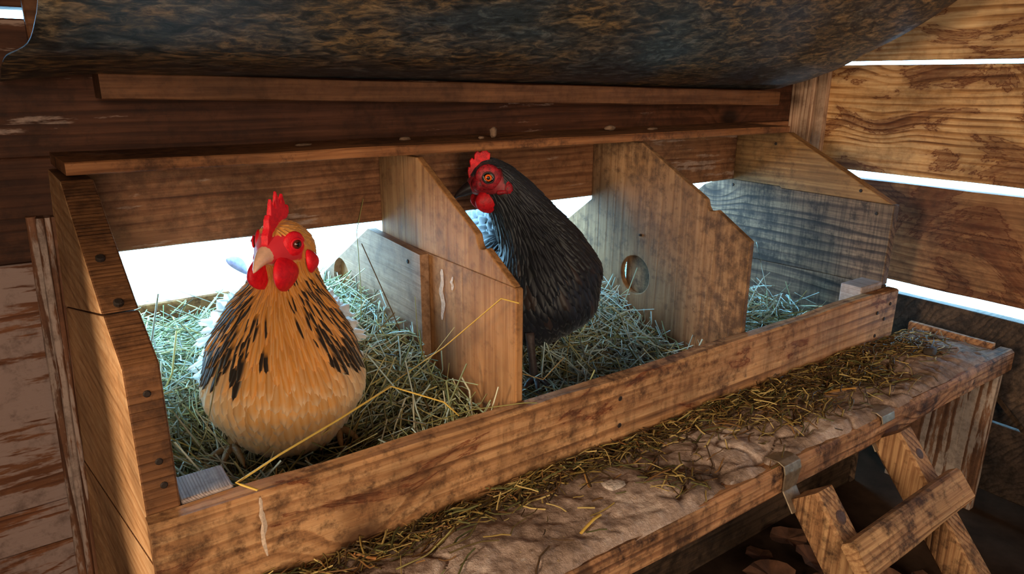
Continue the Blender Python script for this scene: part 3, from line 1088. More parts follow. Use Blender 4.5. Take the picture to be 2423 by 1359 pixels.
# fallen leaves on the dark floor below the ledge
def leaves():
    n = 9
    vs = [(0, 0, 0)]
    out = [(.0, -.028), (.010, -.022), (.015, -.013), (.021, -.006), (.020, .005), (.018, .014), (.010, .022), (.003, .034),
           (-.006, .024), (-.015, .017), (-.019, .006), (-.021, -.006), (-.015, -.015), (-.009, -.022)]
    vs += [(x, y, .005 + .007 * math.sin(x * 120 + 1) + .005 * math.cos(y * 90)) for x, y in out]
    fs = [(0, i + 1, (i + 1) % len(out) + 1) for i in range(len(out))]
    lm = plain('dead_leaf', S(104, 68, 48), .8, 0, .5, 60, .2)
    me = bpy.data.meshes.new('dead_leaf')
    me.from_pydata(vs, [], fs)
    me.materials.append(lm)
    rng = random.Random(5)
    spots = []
    while len(spots) < 30:
        x, y = rng.uniform(.45, 1.05), rng.uniform(-.22, -.01)
        if all((x - a) ** 2 + (y - c) ** 2 > .042 ** 2 for a, c in spots) or rng.random() < .02:
            spots.append((x, y))
    for (x, y) in spots:
        o = bpy.data.objects.new('dead_leaf', me)
        COL.objects.link(o)
        o.location = (x, y, FZ + .003 + rng.uniform(0, .012))
        o.rotation_euler = (rng.uniform(-.4, .4), rng.uniform(-.4, .4), rng.uniform(0, 6.28))
        s = rng.uniform(.8, 1.5)
        o.scale = (s, s, s)
        tag(o, 'dead brown leaf in the dark litter under the ledge', 'leaf', 'dead leaves under the ledge')


leaves()
# ------------------------------------------------------------------ hens
RH = Vector((.816, -.578, 0))


def blob(chains, voxel, smooth_it):
    """Union of ellipsoid chains, remeshed into one continuous skin. chain: [(centre, (r_right, r_fwd, r_up))] in world axes given by frame"""
    bm = bmesh.new()
    for frame, keys, steps in chains:
        n = len(keys)
        for i in range(max(1, n - 1)):
            for j in range(steps if n > 1 else 1):
                t = j / steps if n > 1 else 0
                a, b = keys[i], keys[min(i + 1, n - 1)]
                c = Vector(a[0]).lerp(Vector(b[0]), t)
                r = Vector(a[1]).lerp(Vector(b[1]), t)
                mt = Matrix.Translation(c) @ frame.to_4x4() @ Matrix.Diagonal((r.x, r.y, r.z, 1))
                bmesh.ops.create_icosphere(bm, subdivisions=3, radius=1, matrix=mt)
        if n > 1:
            a = keys[-1]
            mt = Matrix.Translation(Vector(a[0])) @ frame.to_4x4() @ Matrix.Diagonal((a[1][0], a[1][1], a[1][2], 1))
            bmesh.ops.create_icosphere(bm, subdivisions=3, radius=1, matrix=mt)
    me = bpy.data.meshes.new('tmp')
    bm.to_mesh(me)
    bm.free()
    o = bpy.data.objects.new('tmp', me)
    COL.objects.link(o)
    m = o.modifiers.new('r', 'REMESH')
    m.mode = 'VOXEL'
    m.voxel_size = voxel
    s = o.modifiers.new('s', 'SMOOTH')
    s.iterations = smooth_it
    s.factor = .6
    dg = bpy.context.evaluated_depsgraph_get()
    out = bpy.data.meshes.new_from_object(o.evaluated_get(dg))
    bpy.data.objects.remove(o, do_unlink=True)
    return out


def sample(me, n, rng, rmin):
    """spread points over the surface, at least rmin apart"""
    me.calc_loop_triangles()
    nv = len(me.vertices)
    co = np.zeros(nv * 3)
    me.vertices.foreach_get('co', co)
    co = co.reshape(-1, 3)
    no = np.zeros(nv * 3)
    me.vertices.foreach_get('normal', no)
    no = no.reshape(-1, 3)
    tr = np.zeros(len(me.loop_triangles) * 3, dtype=np.int32)
    me.loop_triangles.foreach_get('vertices', tr)
    tr = tr.reshape(-1, 3)
    A, B, C_ = co[tr[:, 0]], co[tr[:, 1]], co[tr[:, 2]]
    ar = np.linalg.norm(np.cross(B - A, C_ - A), axis=1)
    pick = rng.choice(len(tr), n, p=ar / ar.sum())
    u, v = rng.random(n), rng.random(n)
    f = u + v > 1
    u[f], v[f] = 1 - u[f], 1 - v[f]
    p = A[pick] + (B - A)[pick] * u[:, None] + (C_ - A)[pick] * v[:, None]
    nn = no[tr[pick, 0]] * (1 - u - v)[:, None] + no[tr[pick, 1]] * u[:, None] + no[tr[pick, 2]] * v[:, None]
    nn /= np.linalg.norm(nn, axis=1, keepdims=True) + 1e-9
    return p, nn


def dart(p, rfun):
    """greedy Poisson thinning, radius per point"""
    cell = .012
    grid = {}
    keep = []
    for i, q in enumerate(p):
        r = rfun[i]
        k = tuple((q // cell).astype(int))
        ok = True
        for dx in (-1, 0, 1):
            for dy in (-1, 0, 1):
                for dz in (-1, 0, 1):
                    for j in grid.get((k[0] + dx, k[1] + dy, k[2] + dz), ()):
                        d = p[j] - q
                        if d @ d < r * r:
                            ok = False
                            break
                    if not ok:
                        break
                if not ok:
                    break
            if not ok:
                break
        if ok:
            grid.setdefault(k, []).append(i)
            keep.append(i)
    return np.array(keep)


VV = np.array([0, .18, .42, .68, .88, 1.0])
HW = np.array([.35, .78, 1.0, .95, .66, .10])


def feathers(name, p, nrm, flow, L, W, lift, curl, colfun, mat, parent, rng, camber=.35, pointy=None, sink=.0015, follow=None):
    """One mesh of overlapping feathers (p, normal, flow direction, length, half width); colfun(i-array, u, v) -> colours"""
    n = len(p)
    t = flow - nrm * np.sum(flow * nrm, axis=1, keepdims=True)
    t /= np.linalg.norm(t, axis=1, keepdims=True) + 1e-9
    s = np.cross(t, nrm)
    us = np.array([-1, -.45, 0, .45, 1.0])
    V = np.zeros((n, 6, 5, 3))
    C = np.zeros((n, 6, 5, 3))
    if follow is not None:
        from mathutils.bvhtree import BVHTree
        bvh = BVHTree.FromPolygons([v.co[:] for v in follow.vertices], [tuple(f.vertices) for f in follow.polygons])
        rowp = np.zeros((n, 6, 3))
        rown = np.zeros((n, 6, 3))
        stepd = t.copy()
        cur = p.copy()
        lastv = .15
        for j, v in enumerate(VV):
            for i in range(n):
                base_ = p[i] if j < 2 else rowp[i, j - 1]
                dv = (v - .15) if j < 2 else (v - VV[j - 1])
                tt = t[i] if j < 2 else t[i] - rown[i, j - 1] * (t[i] @ rown[i, j - 1])
                tt = tt / (np.linalg.norm(tt) + 1e-9)
                hit = bvh.find_nearest(Vector(base_ + tt * L[i] * dv))
                rowp[i, j] = hit[0]
                rown[i, j] = hit[1]
    for j, v in enumerate(VV):
        if follow is not None:
            hw = HW[j] if pointy is None else HW[j] * (1 - pointy * v * .55)
            nj = rown[:, j]
            tj = t - nj * np.sum(t * nj, axis=1, keepdims=True)
            tj /= np.linalg.norm(tj, axis=1, keepdims=True) + 1e-9
            sj = np.cross(tj, nj)
            for k, u in enumerate(us):
                back_ = L * .10 * abs(u) if j == 5 else 0 * L
                V[:, j, k] = (rowp[:, j] - tj * back_[:, None] + nj * (.0003 + np.sin(lift) * L * .5 * v ** 1.3 + W * .10 - W * .38 * u * u)[:, None]
                              + sj * (W * hw * u)[:, None])
                C[:, j, k] = colfun(u, v)
            continue
        hw = HW[j] if pointy is None else HW[j] * (1 - pointy * v * .55)
        for k, u in enumerate(us):
            vv = v - (.10 * abs(u) if j == 5 else 0)
            V[:, j, k] = (p + t * (L * (vv - .15) * np.cos(lift))[:, None]
                          + nrm * (-sink + L * (vv * np.sin(lift)) - curl * L * vv * vv - W * camber * abs(u) ** 2)[:, None]
                          + s * (W * hw * u)[:, None])
            C[:, j, k] = colfun(u, v)
    idx = np.arange(n * 30).reshape(n, 6, 5)
    F = np.stack([idx[:, :-1, :-1], idx[:, :-1, 1:], idx[:, 1:, 1:], idx[:, 1:, :-1]], axis=-1).reshape(-1, 4)
    me = np_mesh(name, V.reshape(-1, 3), F, np.clip(C.reshape(-1, 3), 0, 1), True)
    return link(name, me, mat, parent)


def loft(name, rings, mat, parent, k=12, cap=True):
    """rings: [(centre, axis_u, axis_v, ru, rv)]"""
    vs, fs = [], []
    for (c, u, v, ru, rv) in rings:
        for i in range(k):
            a = math.tau * i / k
            vs.append(Vector(c) + Vector(u) * math.cos(a) * ru + Vector(v) * math.sin(a) * rv)
    for j in range(len(rings) - 1):
        for i in range(k):
            fs.append((j * k + i, j * k + (i + 1) % k, (j + 1) * k + (i + 1) % k, (j + 1) * k + i))
    if cap:
        fs.append(tuple(range(k - 1, -1, -1)))
        fs.append(tuple((len(rings) - 1) * k + i for i in range(k)))
    return pyobj(name, vs, fs, mat, parent, True)


def flesh(name, outline, o, F, U, Sd, th, mat, parent, taper=None):
    """fleshy plate (comb): outline in (f, u), rounded, thickest at its middle"""
    bm = bmesh.new()
    vs = [bm.verts.new(o + F * f + U * u) for f, u in outline]
    es = [bm.edges.new((vs[i], vs[(i + 1) % len(vs)])) for i in range(len(vs))]
    r = bmesh.ops.triangle_fill(bm, use_beauty=True, edges=es)
    fc = [g for g in r['geom'] if isinstance(g, bmesh.types.BMFace)]
    ex = bmesh.ops.extrude_face_region(bm, geom=fc, use_keep_orig=True)
    top = [g for g in ex['geom'] if isinstance(g, bmesh.types.BMVert)]
    low = set(vs)
    for v in bm.verts:
        hh = (v.co - o).dot(U)
        k_ = 1.0 if taper is None else 1.15 - .65 * min(1, max(0, (hh - taper[0]) / (taper[1] - taper[0])))
        v.co += Sd * k_ * (th / 2 if v not in low else -th / 2)
    bmesh.ops.recalc_face_normals(bm, faces=bm.faces)
    me = bpy.data.meshes.new(name)
    bm.to_mesh(me)
    bm.free()
    ob = link(name, me, mat, parent, True)
    rm = ob.modifiers.new('r', 'REMESH')
    rm.mode = 'VOXEL'
    rm.voxel_size = .0009
    s = ob.modifiers.new('s', 'SMOOTH')
    s.iterations = 5
    return ob


def droplet(name, o, F, U, Sd, ff, uu, r, hgt, th, mat, parent, tilt=0.0, pt=.0):
    """wattle or ear lobe: a flattened hanging drop; (ff, uu) top, in the head frame"""
    n, k = 16, 14
    vs, fs = [], []
    for j in range(n + 1):
        t = j / n
        prof = math.sin(math.pi * min(1, t ** (.75 + pt))) ** .62 if 0 < t < 1 else .02
        wdt = r * max(.03, prof) * (.72 + .5 * t * (1 - pt * 1.4))
        c = o + F * (ff + tilt * t * hgt) + U * (uu - hgt * t) + Sd * (.004 * math.sin(t * math.pi))
        for i in range(k):
            a = math.tau * i / k
            vs.append(c + F * math.cos(a) * wdt + Sd * math.sin(a) * th * max(.1, prof))
    for j in range(n):
        for i in range(k):
            fs.append((j * k + i, j * k + (i + 1) % k, (j + 1) * k + (i + 1) % k, (j + 1) * k + i))
    fs.append(tuple(range(k - 1, -1, -1)))
    fs.append(tuple(n * k + i for i in range(k)))
    return pyobj(name, vs, fs, mat, parent, True)


def ball(name, c, r, mat, parent, axis=None, flat=1.0):
    bm = bmesh.new()
    bmesh.ops.create_uvsphere(bm, u_segments=20, v_segments=12, radius=r)
    if axis is not None:
        q = Vector(axis).to_track_quat('Z', 'Y').to_matrix().to_4x4()
        bmesh.ops.transform(bm, matrix=q @ Matrix.Diagonal((1, 1, flat, 1)), verts=bm.verts)
    bmesh.ops.translate(bm, vec=Vector(c), verts=bm.verts)
    me = bpy.data.meshes.new(name)
    bm.to_mesh(me)
    bm.free()
    return link(name, me, mat, parent, True)


def ring_mesh(name, c, axis, r, tube, mat, parent, squash=.85):
    axis = Vector(axis).normalized()
    a = Vector((0, 0, 1)) - axis * axis.z
    a.normalize()
    b = axis.cross(a)
    vs, fs = [], []
    n, k = 28, 8
    for i in range(n):
        t = math.tau * i / n
        d = a * math.cos(t) * squash + b * math.sin(t)
        for j in range(k):
            q = math.tau * j / k
            vs.append(Vector(c) + d * (r + tube * math.cos(q)) + axis * tube * math.sin(q) * .7)
    for i in range(n):
        for j in range(k):
            fs.append((i * k + j, i * k + (j + 1) % k, ((i + 1) % n) * k + (j + 1) % k, ((i + 1) % n) * k + j))
    return pyobj(name, vs, fs, mat, parent, True)


def skin_mat(name, col, dark, rough=.5, scale=180):
    w = N(name)
    v = w.coords(False)
    n = w.noise(v, scale, 4, .6)
    n2 = w.noise(v, scale * 4, 2, .5)
    c = w.ramp(n, [(.32, dark), (.62, col)])
    w.l(c, w.b.inputs['Base Color'])
    w.b.inputs['Roughness'].default_value = rough
    w.b.inputs['Subsurface Weight'].default_value = .25
    w.b.inputs['Subsurface Radius'].default_value = (.006, .001, .001)
    w.b.inputs['Specular IOR Level'].default_value = .35
    w.bump(w.math('ADD', n, n2), .35, .0008)
    return w.m


RED = skin_mat('red_comb_skin', S(240, 22, 40), S(206, 8, 30))
RED2 = skin_mat('dusky_red_comb_skin', S(226, 24, 36), S(170, 12, 24))
FACE2 = skin_mat('dark_red_face_skin', S(170, 30, 42), S(78, 14, 20), .5, 240)
EYE_W = plain('glossy_eye_black', S(10, 8, 8), .06, 0, 0, 40, 0, .8)
IRIS1 = plain('brown_iris', S(84, 30, 22), .15, 0, .3, 500, 0, .6)
IRIS2 = plain('orange_iris', S(222, 92, 30), .15, 0, .3, 500, 0, .6)
HORN = plain('pinkish_horn_beak', S(222, 170, 142), .38, 0, .18, 120, .05, .5)
DHORN = plain('black_horn_beak', S(40, 30, 32), .35, 0, .4, 160, .05, .5)
SHANK = plain('yellow_scaly_shank', S(150, 120, 84), .55, 0, .3, 160, .5, .4)
DSHANK = plain('dark_scaly_shank', S(66, 52, 50), .55, 0, .35, 160, .5, .4)
PLUM1 = attr_mat('buff_plumage', .62, .10, .22, .25)
PLUM2 = attr_mat('black_plumage', .5, .0, .35, .1)


def add_eye(root, c, ax, r, iris, ringmat, name='eye'):
    ax = Vector(ax).normalized()
    e = ball(name, c, r, iris, root, ax, .75)
    ball('pupil', Vector(c) + ax * r * .30, r * .64, EYE_W, e, ax, .80)
    ring_mesh('eyelid', Vector(c) + ax * r * .28, ax, r * 1.12, r * .24, ringmat, e)
    return e


def toes(root, ankle, foot, mat, fw, up_r=.0052, toe_l=.045):
    """scaly shank and four toes"""
    ankle, foot = Vector(ankle), Vector(foot)
    d = (foot - ankle).normalized()
    u = d.orthogonal().normalized()
    v = d.cross(u)
    rings = []
    n = 12
    for i in range(n + 1):
        t = i / n
        rr = up_r * (1.15 - .25 * math.sin(t * math.pi)) * (1 + .05 * (i % 2))
        rings.append((ankle.lerp(foot, t), u, v, rr, rr))
    lg_ = loft('leg', rings, mat, root)
    for a in (-.55, 0, .55, math.pi):
        dd = Vector((fw.x * math.cos(a) - fw.y * math.sin(a), fw.x * math.sin(a) + fw.y * math.cos(a), 0))
        sd = Vector((-dd.y, dd.x, 0))
        L = toe_l * (1 if abs(a) < 3 else .5)
        rg = []
        for i in range(13):
            t = i / 12
            r = up_r * .8 * (1 - .55 * t) * (1 + .08 * (i % 2))
            if t > .88:
                r *= .5
            rg.append((foot + dd * L * t + Vector((0, 0, .004 + .006 * math.sin(t * math.pi) - .004 * t)), sd, Vector((0, 0, 1)), r, r))
        loft('toe', rg, mat, lg_, 8)


def hen_common(root):
    pass


# ---------------- buff hen
def buff_hen():
    rng = np.random.default_rng(5)
    t = Vector((-.28, -.96, 0)).normalized()        # towards the camera
    r = Vector((-t.y, t.x, 0)) * 1.0
    r = Vector((.96, -.28, 0)).normalized()
    u = Vector((0, 0, 1))
    fr = Matrix((r, t, u)).transposed()
    O = Vector((.184, .215, 0))
    root = empty('hen', (O.x, O.y, -.095))
    tag(root, 'buff hen with black-streaked neck and bright red comb sitting in the hay', 'hen')

    def W(a, b, z):
        return O + r * a + t * b + u * z
    body = [(W(.000, .004, -.030), (.070, .070, .050)), (W(.000, .000, .005), (.094, .086, .066)), (W(0, -.006, .040), (.086, .078, .062)),
            (W(.002, -.008, .078), (.066, .060, .050)), (W(.008, -.010, .106), (.047, .042, .040)), (W(.012, -.010, .136), (.035, .031, .036)), (W(.013, -.004, .165), (.0345, .032, .034))]
    rear = [(W(0, -.02, .0), (.092, .09, .066)), (W(-.002, -.10, .020), (.086, .08, .062)), (W(-.004, -.17, .05), (.05, .05, .042))]
    head = [(W(.010, .004, .172), (.034, .035, .033))]
    H = W(.014, .004, .177)
    F = (r * -.54 + t * .84 + u * -.02).normalized()
    Sd = u.cross(F).normalized()         # the hen's left, turned to the camera
    U = F.cross(Sd).normalized()
    snout = [(H + F * .006, (.029, .029, .027)), (H + F * .030 - U * .004, (.0165, .0165, .0145))]
    me = blob([(fr, body, 5), (fr, rear, 4), (fr, snout, 4)], .0032, 10)
    co = np.array([v.co[:] for v in me.vertices])
    h = np.array(H)
    f_, s_, u_ = np.array(F), np.array(Sd), np.array(U)
    q = co - h
    qf, qs, qu = q @ f_, q @ s_, q @ u_
    cols = np.tile(np.array(S(214, 140, 66)[:3]), (len(co), 1))
    face = (qf > .008) & (qu < .015 - .35 * np.maximum(0, .024 - qf)) & (qu > -.016) & (co[:, 2] > .13)
    cols[face] = S(214, 40, 52)[:3]
    set_col(me, cols)
    bd = link('body', me, PLUM1.m, root, True)

    # plumage
    p, nn = sample(me, 26000, rng, .003)
    t_, r_ = np.array(t), np.array(r)
    loc = p - np.array(O)
    la_, lb_, lz = loc @ r_, loc @ t_, p[:, 2]
    rad = np.interp(lz, [-.09, .0, .06, .10, .14, .20], [.0105, .0100, .0074, .0050, .0034, .0026])
    rad[lb_ < -.06] *= 1.15
    kp = dart(p, rad)
    p, nn, la_, lb_, lz = p[kp], nn[kp], la_[kp], lb_[kp], lz[kp]
    q = p - h
    qf, qs, qu = q @ f_, q @ s_, q @ u_
    infc = (qf > .010) & (qu < .017 - .35 * np.maximum(0, .024 - qf)) & (qu > -.020) & (lz > .13)
    ok = ~infc
    p, nn, la_, lb_, lz = p[ok], nn[ok], la_[ok], lb_[ok], lz[ok]
    n = len(p)
    flow = p - (h + np.array((0, 0, .03)) + f_ * .03)
    flow /= np.linalg.norm(flow, axis=1, keepdims=True)
    flow = flow + np.array((0, 0, -.55)) * (lb_[:, None] > -.03)
    flow += rng.normal(0, .10, (n, 3))
    L = np.interp(lz, [-.09, .0, .05, .09, .13, .16, .20], [.030, .034, .036, .036, .030, .016, .010]) * rng.uniform(.85, 1.2, n)
    Wd = np.interp(lz, [-.09, .0, .05, .085, .12, .16, .20], [.0115, .0115, .0080, .0050, .0034, .0026, .0022]) * rng.uniform(.85, 1.15, n)
    lift = np.interp(lz, [-.09, 0, .04, .1, .2], [.22, .22, .17, .16, .20]) + rng.normal(0, .03, n)
    # colours
    buff_hi, buff, cream, gold, blk = [np.array(S(*c)[:3]) for c in ((240, 156, 64), (240, 178, 108), (252, 226, 188), (224, 142, 40), (40, 27, 18))]
    side = np.abs(la_)
    k = np.clip((.055 - lz) / .10, 0, 1)
    base = buff_hi[None] * (1 - k[:, None]) + buff[None] * k[:, None]
    ksd = np.clip((side - .045) / .05, 0, 1) * np.clip((.10 - lz) / .06, 0, 1)
    base = base * (1 - ksd[:, None] * .8) + cream[None] * ksd[:, None] * .8
    klow = np.clip((-.0 - lz) / .07, 0, 1)
    base = base * (1 - klow[:, None] * .55) + cream[None] * klow[:, None] * .55
    back = np.clip((-.035 - lb_) / .03, 0, 1)
    base = base * (1 - back[:, None]) + np.array(S(240, 234, 226)[:3])[None] * back[:, None]
    hackle = (lz > .058 - .02 * np.clip(side / .08, 0, 1)) & (lz < .150)
    gk = np.clip((lz - .08) / .06, 0, 1)[:, None]
    base = np.where((lz > .09)[:, None], base * (1 - gk) + gold[None] * gk, base)
    base *= rng.uniform(.86, 1.08, (n, 1))
    ang = np.abs(la_) / np.maximum(.02, np.interp(lz, [.03, .06, .09, .11, .14, .16], [.092, .09, .072, .055, .038, .034]))
    streak = hackle & (ang > .34 + .25 * rng.random(n)) & (rng.random(n) < np.interp(lz, [.04, .06, .11, .15], [.75, .8, .62, .25]))
    streak |= hackle & (ang > .20) & (rng.random(n) < .22)
    st = streak.astype(float)
    light_edge = np.where(lz < .05, .95, .15)
    tone = rng.uniform(.8, 1.0, n)

    def colfun(uu, v):
        c = base.copy()
        e = (.8 if abs(uu) > .9 and v > .2 else 0) + (.75 if v > .95 else (.45 if v > .85 else 0))
        c = c + (cream[None] - c) * np.clip(e * light_edge, 0, .8)[:, None]
        if v < .75:
            c = c * (.92 if v > .5 else .82)
        if abs(uu) < .1:
            c = c + (cream[None] - c) * .22 * (1 - st)[:, None]
        a = st * (1.0 if (abs(uu) < .7 and v > .35) else .0)
        c = c * (1 - a[:, None]) + blk[None] * a[:, None]
        return c
    feathers('plumage', p, nn, flow, L, Wd, lift, .10, colfun, PLUM1.m, root, rng, pointy=np.clip((lz - .03) / .06, 0, 1), follow=me)['kind'] = 'stuff'
    # white wing and flank fluff showing behind the body
    fl = []
    pf, nf = sample(me, 3000, rng, .003)
    lcl = (pf - np.array(O)) @ t_
    sel = (lcl < -.03) & (lcl > -.12) & (pf[:, 2] < .09)
    pf, nf = pf[sel][:380], nf[sel][:380]
    m = len(pf)
    fw = np.tile(-t_ * .5 + np.array((0, 0, -.6)), (m, 1)) + rng.normal(0, .35, (m, 3))
    feathers('flank_fluff', pf, nf, fw, rng.uniform(.03, .05, m), rng.uniform(.004, .008, m), rng.uniform(.3, .7, m), .1,
             lambda uu, v: np.tile(np.array(S(240, 236, 232)[:3]), (m, 1)), PLUM1.m, root, rng)['kind'] = 'stuff'

    # head furniture
    ol = [(.036, -.004), (.041, .006), (.039, .016), (.0345, .023), (.033, .034), (.0295, .041), (.0265, .036), (.0235, .050), (.0195, .062), (.0155, .050),
          (.0115, .044), (.0085, .060), (.0045, .070), (.0005, .058), (-.0025, .047), (-.006, .058), (-.0105, .064), (-.013, .052), (-.0145, .042), (-.019, .047), (-.022, .043),
          (-.020, .035), (-.012, .028), (.004, .026), (.018, .020), (.028, .008)]
    ol = [(.030 + (f - .030) * .78 if f < .030 else f, v if v < .024 else .024 + (v - .024) * .80) for f, v in ol]
    flesh('comb', ol, H, F, U, Sd, .0075, RED, root, (.020, .055))
    # upper beak and lower beak
    B = H + F * .036 - U * .004
    rings = []
    for i in range(9):
        q_ = i / 8
        c = B + F * (.030 * q_) - U * (.003 * q_ + .011 * q_ ** 2.4)
        rings.append((c, Sd, U, .0112 * (1 - q_) ** .75 + .0007, .0105 * (1 - q_) ** .65 + .0007))
    bk = loft('beak', rings, HORN, root, 14)
    for sg in (-1, 1):
        ball('nostril', B + F * .004 + U * .0028 + Sd * .0078 * sg, .0016, IRIS1, bk)
    rings = []
    for i in range(7):
        q_ = i / 6
        c = B - U * (.0065 + .001 * q_) + F * (-.004 + .020 * q_)
        rings.append((c, Sd, U, .0075 * (1 - q_) ** .8 + .0006, .0032 * (1 - q_) ** .7 + .0006))
    loft('beak', rings, HORN, root, 12)
    # eye patches
    for sg in (1, -1):
        ec = H + F * .0185 + Sd * .0245 * sg + U * .0035
        ax = (Sd * sg + F * .45 + U * .05).normalized()
        ball('eye_patch', ec - ax * .0030, .0140, RED, root, ax, .30)
        add_eye(root, ec + ax * .0012, ax, .0062, IRIS1, RED)
        droplet('wattle', H + Sd * .0135 * sg, F, U, Sd * sg, .034, -.008, .0250, .041, .0070, RED, root, -.12, .05 if sg > 0 else .4)
        droplet('ear_lobe', H + Sd * .030 * sg, F, U, Sd * sg, .004, -.006, .0125, .029, .0050, RED, root, -.16, .15)
        # small cheek feathers between eye and wattle
        m = 46
        pc = np.array([H + F * rng.uniform(.004, .028) + Sd * sg * .0235 + U * rng.uniform(-.017, -.008) for _ in range(m)])
        pc -= np.outer(np.clip((pc - h) @ f_ - .012, 0, 1) * .55, np.array(Sd * sg))
        nc = np.tile(np.array((Sd * sg + F * .35).normalized()), (m, 1))
        fc = np.tile(np.array(-F * 1.0 - U * .35), (m, 1)) + rng.normal(0, .12, (m, 3))
        feathers('cheek_tuft', pc, nc, fc, rng.uniform(.010, .016, m), rng.uniform(.0009, .0016, m), np.full(m, .15), .1,
                 lambda uu, v: np.tile(np.array(S(222, 160, 96)[:3]), (m, 1)), PLUM1.m, root, rng)
    # legs
    for (a, b) in ((-.062, .012), (.060, .006)):
        toes(root, W(a, b - .006, -.030), W(a - .004, b + .010, -.066), SHANK, (t - r * .25 if a < 0 else t), .0066, .046)
    # short tail, hidden behind the breast
    m = 12
    pt_ = np.array([W(.0 + .04 * i / (m - 1), -.19, .045 + .012 * math.sin(math.pi * i / (m - 1))) for i in range(m)])
    feathers('tail', pt_, np.tile(np.array((r * .2 + t * .5 + u * .4).normalized()), (m, 1)), np.tile(np.array(-t * .9 + u * .3), (m, 1)), np.full(m, .06), np.full(m, .012), np.full(m, .05), .05,
             lambda uu, v: np.tile(np.array(S(60, 44, 34)[:3]), (m, 1)), PLUM1.m, root, rng)
    for ch in root.children:
        ch.matrix_parent_inverse = Matrix.Translation(-root.location)
    return root


buff_hen()


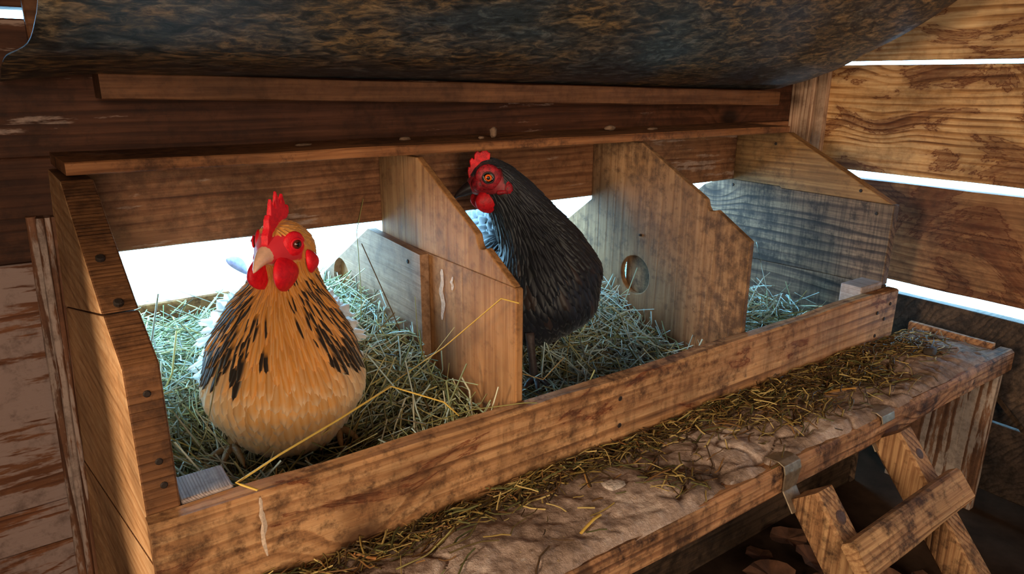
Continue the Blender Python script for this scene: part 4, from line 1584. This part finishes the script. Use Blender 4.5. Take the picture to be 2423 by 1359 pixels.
# ---------------- black hen
def black_hen():
    rng = np.random.default_rng(9)
    t = Vector((-.50, -.866, 0)).normalized()         # towards the camera
    r = Vector((.866, -.50, 0)).normalized()
    u = Vector((0, 0, 1))
    fr = Matrix((r, t, u)).transposed()
    O = Vector((.582, .225, 0))
    root = empty('hen', (O.x, O.y, -.095))
    tag(root, 'black hen with red face standing behind the first partition with its head turned left', 'hen')

    def W(a, b, z):
        return O + r * a + t * b + u * z
    body = [(W(-.012, .010, .012), (.056, .056, .044)), (W(.006, .012, .040), (.078, .066, .056)), (W(.012, .006, .078), (.078, .064, .052)),
            (W(.000, .000, .118), (.062, .056, .046)), (W(-.022, .000, .154), (.048, .044, .040)), (W(-.044, .002, .186), (.040, .037, .036)), (W(-.066, .006, .212), (.033, .031, .031)),
            (W(-.078, .008, .222), (.0285, .027, .0275))]
    rear = [(W(.006, .0, .06), (.07, .06, .055)), (W(-.020, -.08, .085), (.075, .07, .056)), (W(-.055, -.17, .105), (.06, .06, .045)), (W(-.075, -.22, .13), (.03, .03, .03))]
    H = W(-.076, .012, .222)
    F = (r * -.965 + t * .20 + u * -.16).normalized()
    Sd = u.cross(F).normalized()
    U = F.cross(Sd).normalized()
    snout = [(H + F * .004, (.0265, .0255, .0255)), (H + F * .024 - U * .006, (.015, .015, .0145))]
    me = blob([(fr, body, 5), (fr, rear, 4), (fr, snout, 4)], .0032, 9)
    co = np.array([v.co[:] for v in me.vertices])
    h, f_, s_, u_ = np.array(H), np.array(F), np.array(Sd), np.array(U)
    q = co - h
    qf, qs, qu = q @ f_, q @ s_, q @ u_
    cols = np.tile(np.array(S(26, 22, 24)[:3]), (len(co), 1))
    rng2 = np.random.default_rng(2)
    face = (qf > -.010) & (qu < .013 - .25 * np.maximum(0, qf - .01)) & (qu > -.019) & (co[:, 2] > .19)
    cols[face] = np.array(S(150, 30, 40)[:3]) * rng2.uniform(.55, 1.0, (face.sum(), 1))
    set_col(me, cols)
    link('body', me, PLUM2.m, root, True)

    p, nn = sample(me, 24000, rng, .003)
    t_, r_ = np.array(t), np.array(r)
    loc = p - np.array(O)
    la_, lb_, lz = loc @ r_, loc @ t_, p[:, 2]
    rad = np.interp(lz, [-.03, .06, .12, .17, .24], [.0095, .0090, .0066, .0046, .0028])
    rad = np.where(lb_ < -.06, .012, rad)
    kp = dart(p, rad)
    p, nn, la_, lb_, lz = p[kp], nn[kp], la_[kp], lb_[kp], lz[kp]
    q = p - h
    qf, qs, qu = q @ f_, q @ s_, q @ u_
    infc = (qf > -.012) & (qu < .015) & (qu > -.021) & (lz > .19)
    p, nn, la_, lb_, lz = [z_[~infc] for z_ in (p, nn, la_, lb_, lz)]
    n = len(p)
    flow = p - (h + f_ * .02 + np.array((0, 0, .02)))
    flow /= np.linalg.norm(flow, axis=1, keepdims=True)
    flow += np.array((0, 0, -.35)) * (lb_[:, None] > -.03) + rng.normal(0, .09, (n, 3))
    rear_m = lb_ < -.05
    L = np.interp(lz, [-.03, .06, .12, .17, .22, .25], [.030, .034, .036, .034, .018, .010]) * rng.uniform(.85, 1.2, n)
    Wd = np.interp(lz, [-.03, .06, .12, .17, .22, .25], [.010, .0095, .0065, .0044, .0030, .0024]) * rng.uniform(.85, 1.15, n)
    L = np.where(rear_m, .030, L)
    Wd = np.where(rear_m, .0125, Wd)
    lift = .13 + rng.normal(0, .03, n) + rear_m * .12
    blk, brn, sky_gry = [np.array(S(*c)[:3]) for c in ((20, 19, 27), (50, 36, 34), (150, 146, 164))]
    base = np.tile(blk, (n, 1)) * rng.uniform(.6, 1.35, (n, 1))
    bmask = (rng.random(n) < .05) & (lz < .12)
    base[bmask] = brn * .8
    gm = np.clip((-.045 - lb_) / .03, 0, 1)

    def colfun(uu, v):
        c = base.copy()
        e = (.62 if (abs(uu) > .8 or v > .95) else (.35 if v > .8 else .06))
        c = c + (sky_gry[None] * e - c * e) * gm[:, None]  # daylight on the black back painted in as blue-grey feather edges
        if abs(uu) < .1:
            c = c * 1.25
        return c
    feathers('plumage', p, nn, flow, L, Wd, lift, .12, colfun, PLUM2.m, root, rng, pointy=np.clip((lz - .09) / .06, 0, 1), follow=me)['kind'] = 'stuff'

    ol = [(.028, -.006), (.033, .002), (.033, .014), (.0305, .021), (.0275, .019), (.0275, .029), (.0235, .033), (.0205, .028), (.0195, .036), (.0145, .041), (.0105, .037), (.0065, .042), (.0015, .042),
          (-.0005, .036), (-.0035, .034), (-.001, .025), (.008, .021), (.017, .014), (.022, .004)]
    flesh('comb', ol, H, F, U, Sd, .0055, RED2, root)
    B = H + F * .030 - U * .007
    rings = []
    for i in range(10):
        q_ = i / 9
        c = B + F * (.030 * q_) - U * (.003 * q_ + .009 * q_ ** 2.4)
        rings.append((c, Sd, U, .0098 * (1 - q_) ** .75 + .0006, .0098 * (1 - q_) ** .7 + .0006))
    bk = loft('beak', rings, DHORN, root, 14)
    for sg in (-1, 1):
        ball('nostril', B + F * .007 + U * .0018 + Sd * .0062 * sg, .0016, EYE_W, bk)
    rings = []
    for i in range(7):
        q_ = i / 6
        c = B - U * (.0068 + .004 * q_) + F * (-.002 + .022 * q_)
        rings.append((c, Sd, U, .0065 * (1 - q_) ** .8 + .0006, .0028 * (1 - q_) ** .7 + .0006))
    loft('beak', rings, DHORN, root, 12)
    for sg in (1, -1):
        ax = (Sd * sg + F * .25 + U * .08).normalized()
        ec = H + F * .0105 + Sd * .0235 * sg + U * .0045
        ball('eye_patch', ec - ax * .005, .0185, FACE2, root, ax, .40)
        ball('face_patch', H + F * .022 + Sd * .0105 * sg - U * .0035, .0115, FACE2, root)
        ring_mesh('eye_ring', ec + ax * .0012, ax, .0078, .0016, plain('dark_eye_ring', S(34, 18, 18), .5), root, .95)
        add_eye(root, ec + ax * .0004, ax, .0058, IRIS2, EYE_W)
        droplet('wattle', H + Sd * .011 * sg, F, U, Sd * sg, .0165, -.014, .0195, .034, .0055, RED2, root, -.10, .0)
        droplet('ear_lobe', H + Sd * .0245 * sg, F, U, Sd * sg, -.0165, -.004, .0068, .024, .0036, FACE2, root, .12, .25)
        droplet('ear_lobe', H + Sd * .0225 * sg, F, U, Sd * sg, -.004, -.0135, .011, .011, .0030, FACE2, root, -.5, .25)
    toes(root, (.528, .182, .004), (.522, .160, -.064), DSHANK, t, .0062, .042)
    toes(root, W(.02, -.01, .0), W(.028, .0, -.075), DSHANK, t, .0056, .045)
    m = 14
    pt_ = np.array([W(-.10 + .06 * i / (m - 1), -.24, .12 + .02 * math.sin(math.pi * i / (m - 1))) for i in range(m)])
    feathers('tail', pt_, np.tile(np.array((t * .5 + u * .5).normalized()), (m, 1)), np.tile(np.array(-t * .8 + u * .5), (m, 1)), np.full(m, .10), np.full(m, .014), np.full(m, .05), .05,
             lambda uu, v: np.tile(np.array(S(34, 30, 34)[:3]), (m, 1)), PLUM2.m, root, rng)
    for ch in root.children:
        ch.matrix_parent_inverse = Matrix.Translation(-root.location)
    return root


black_hen()
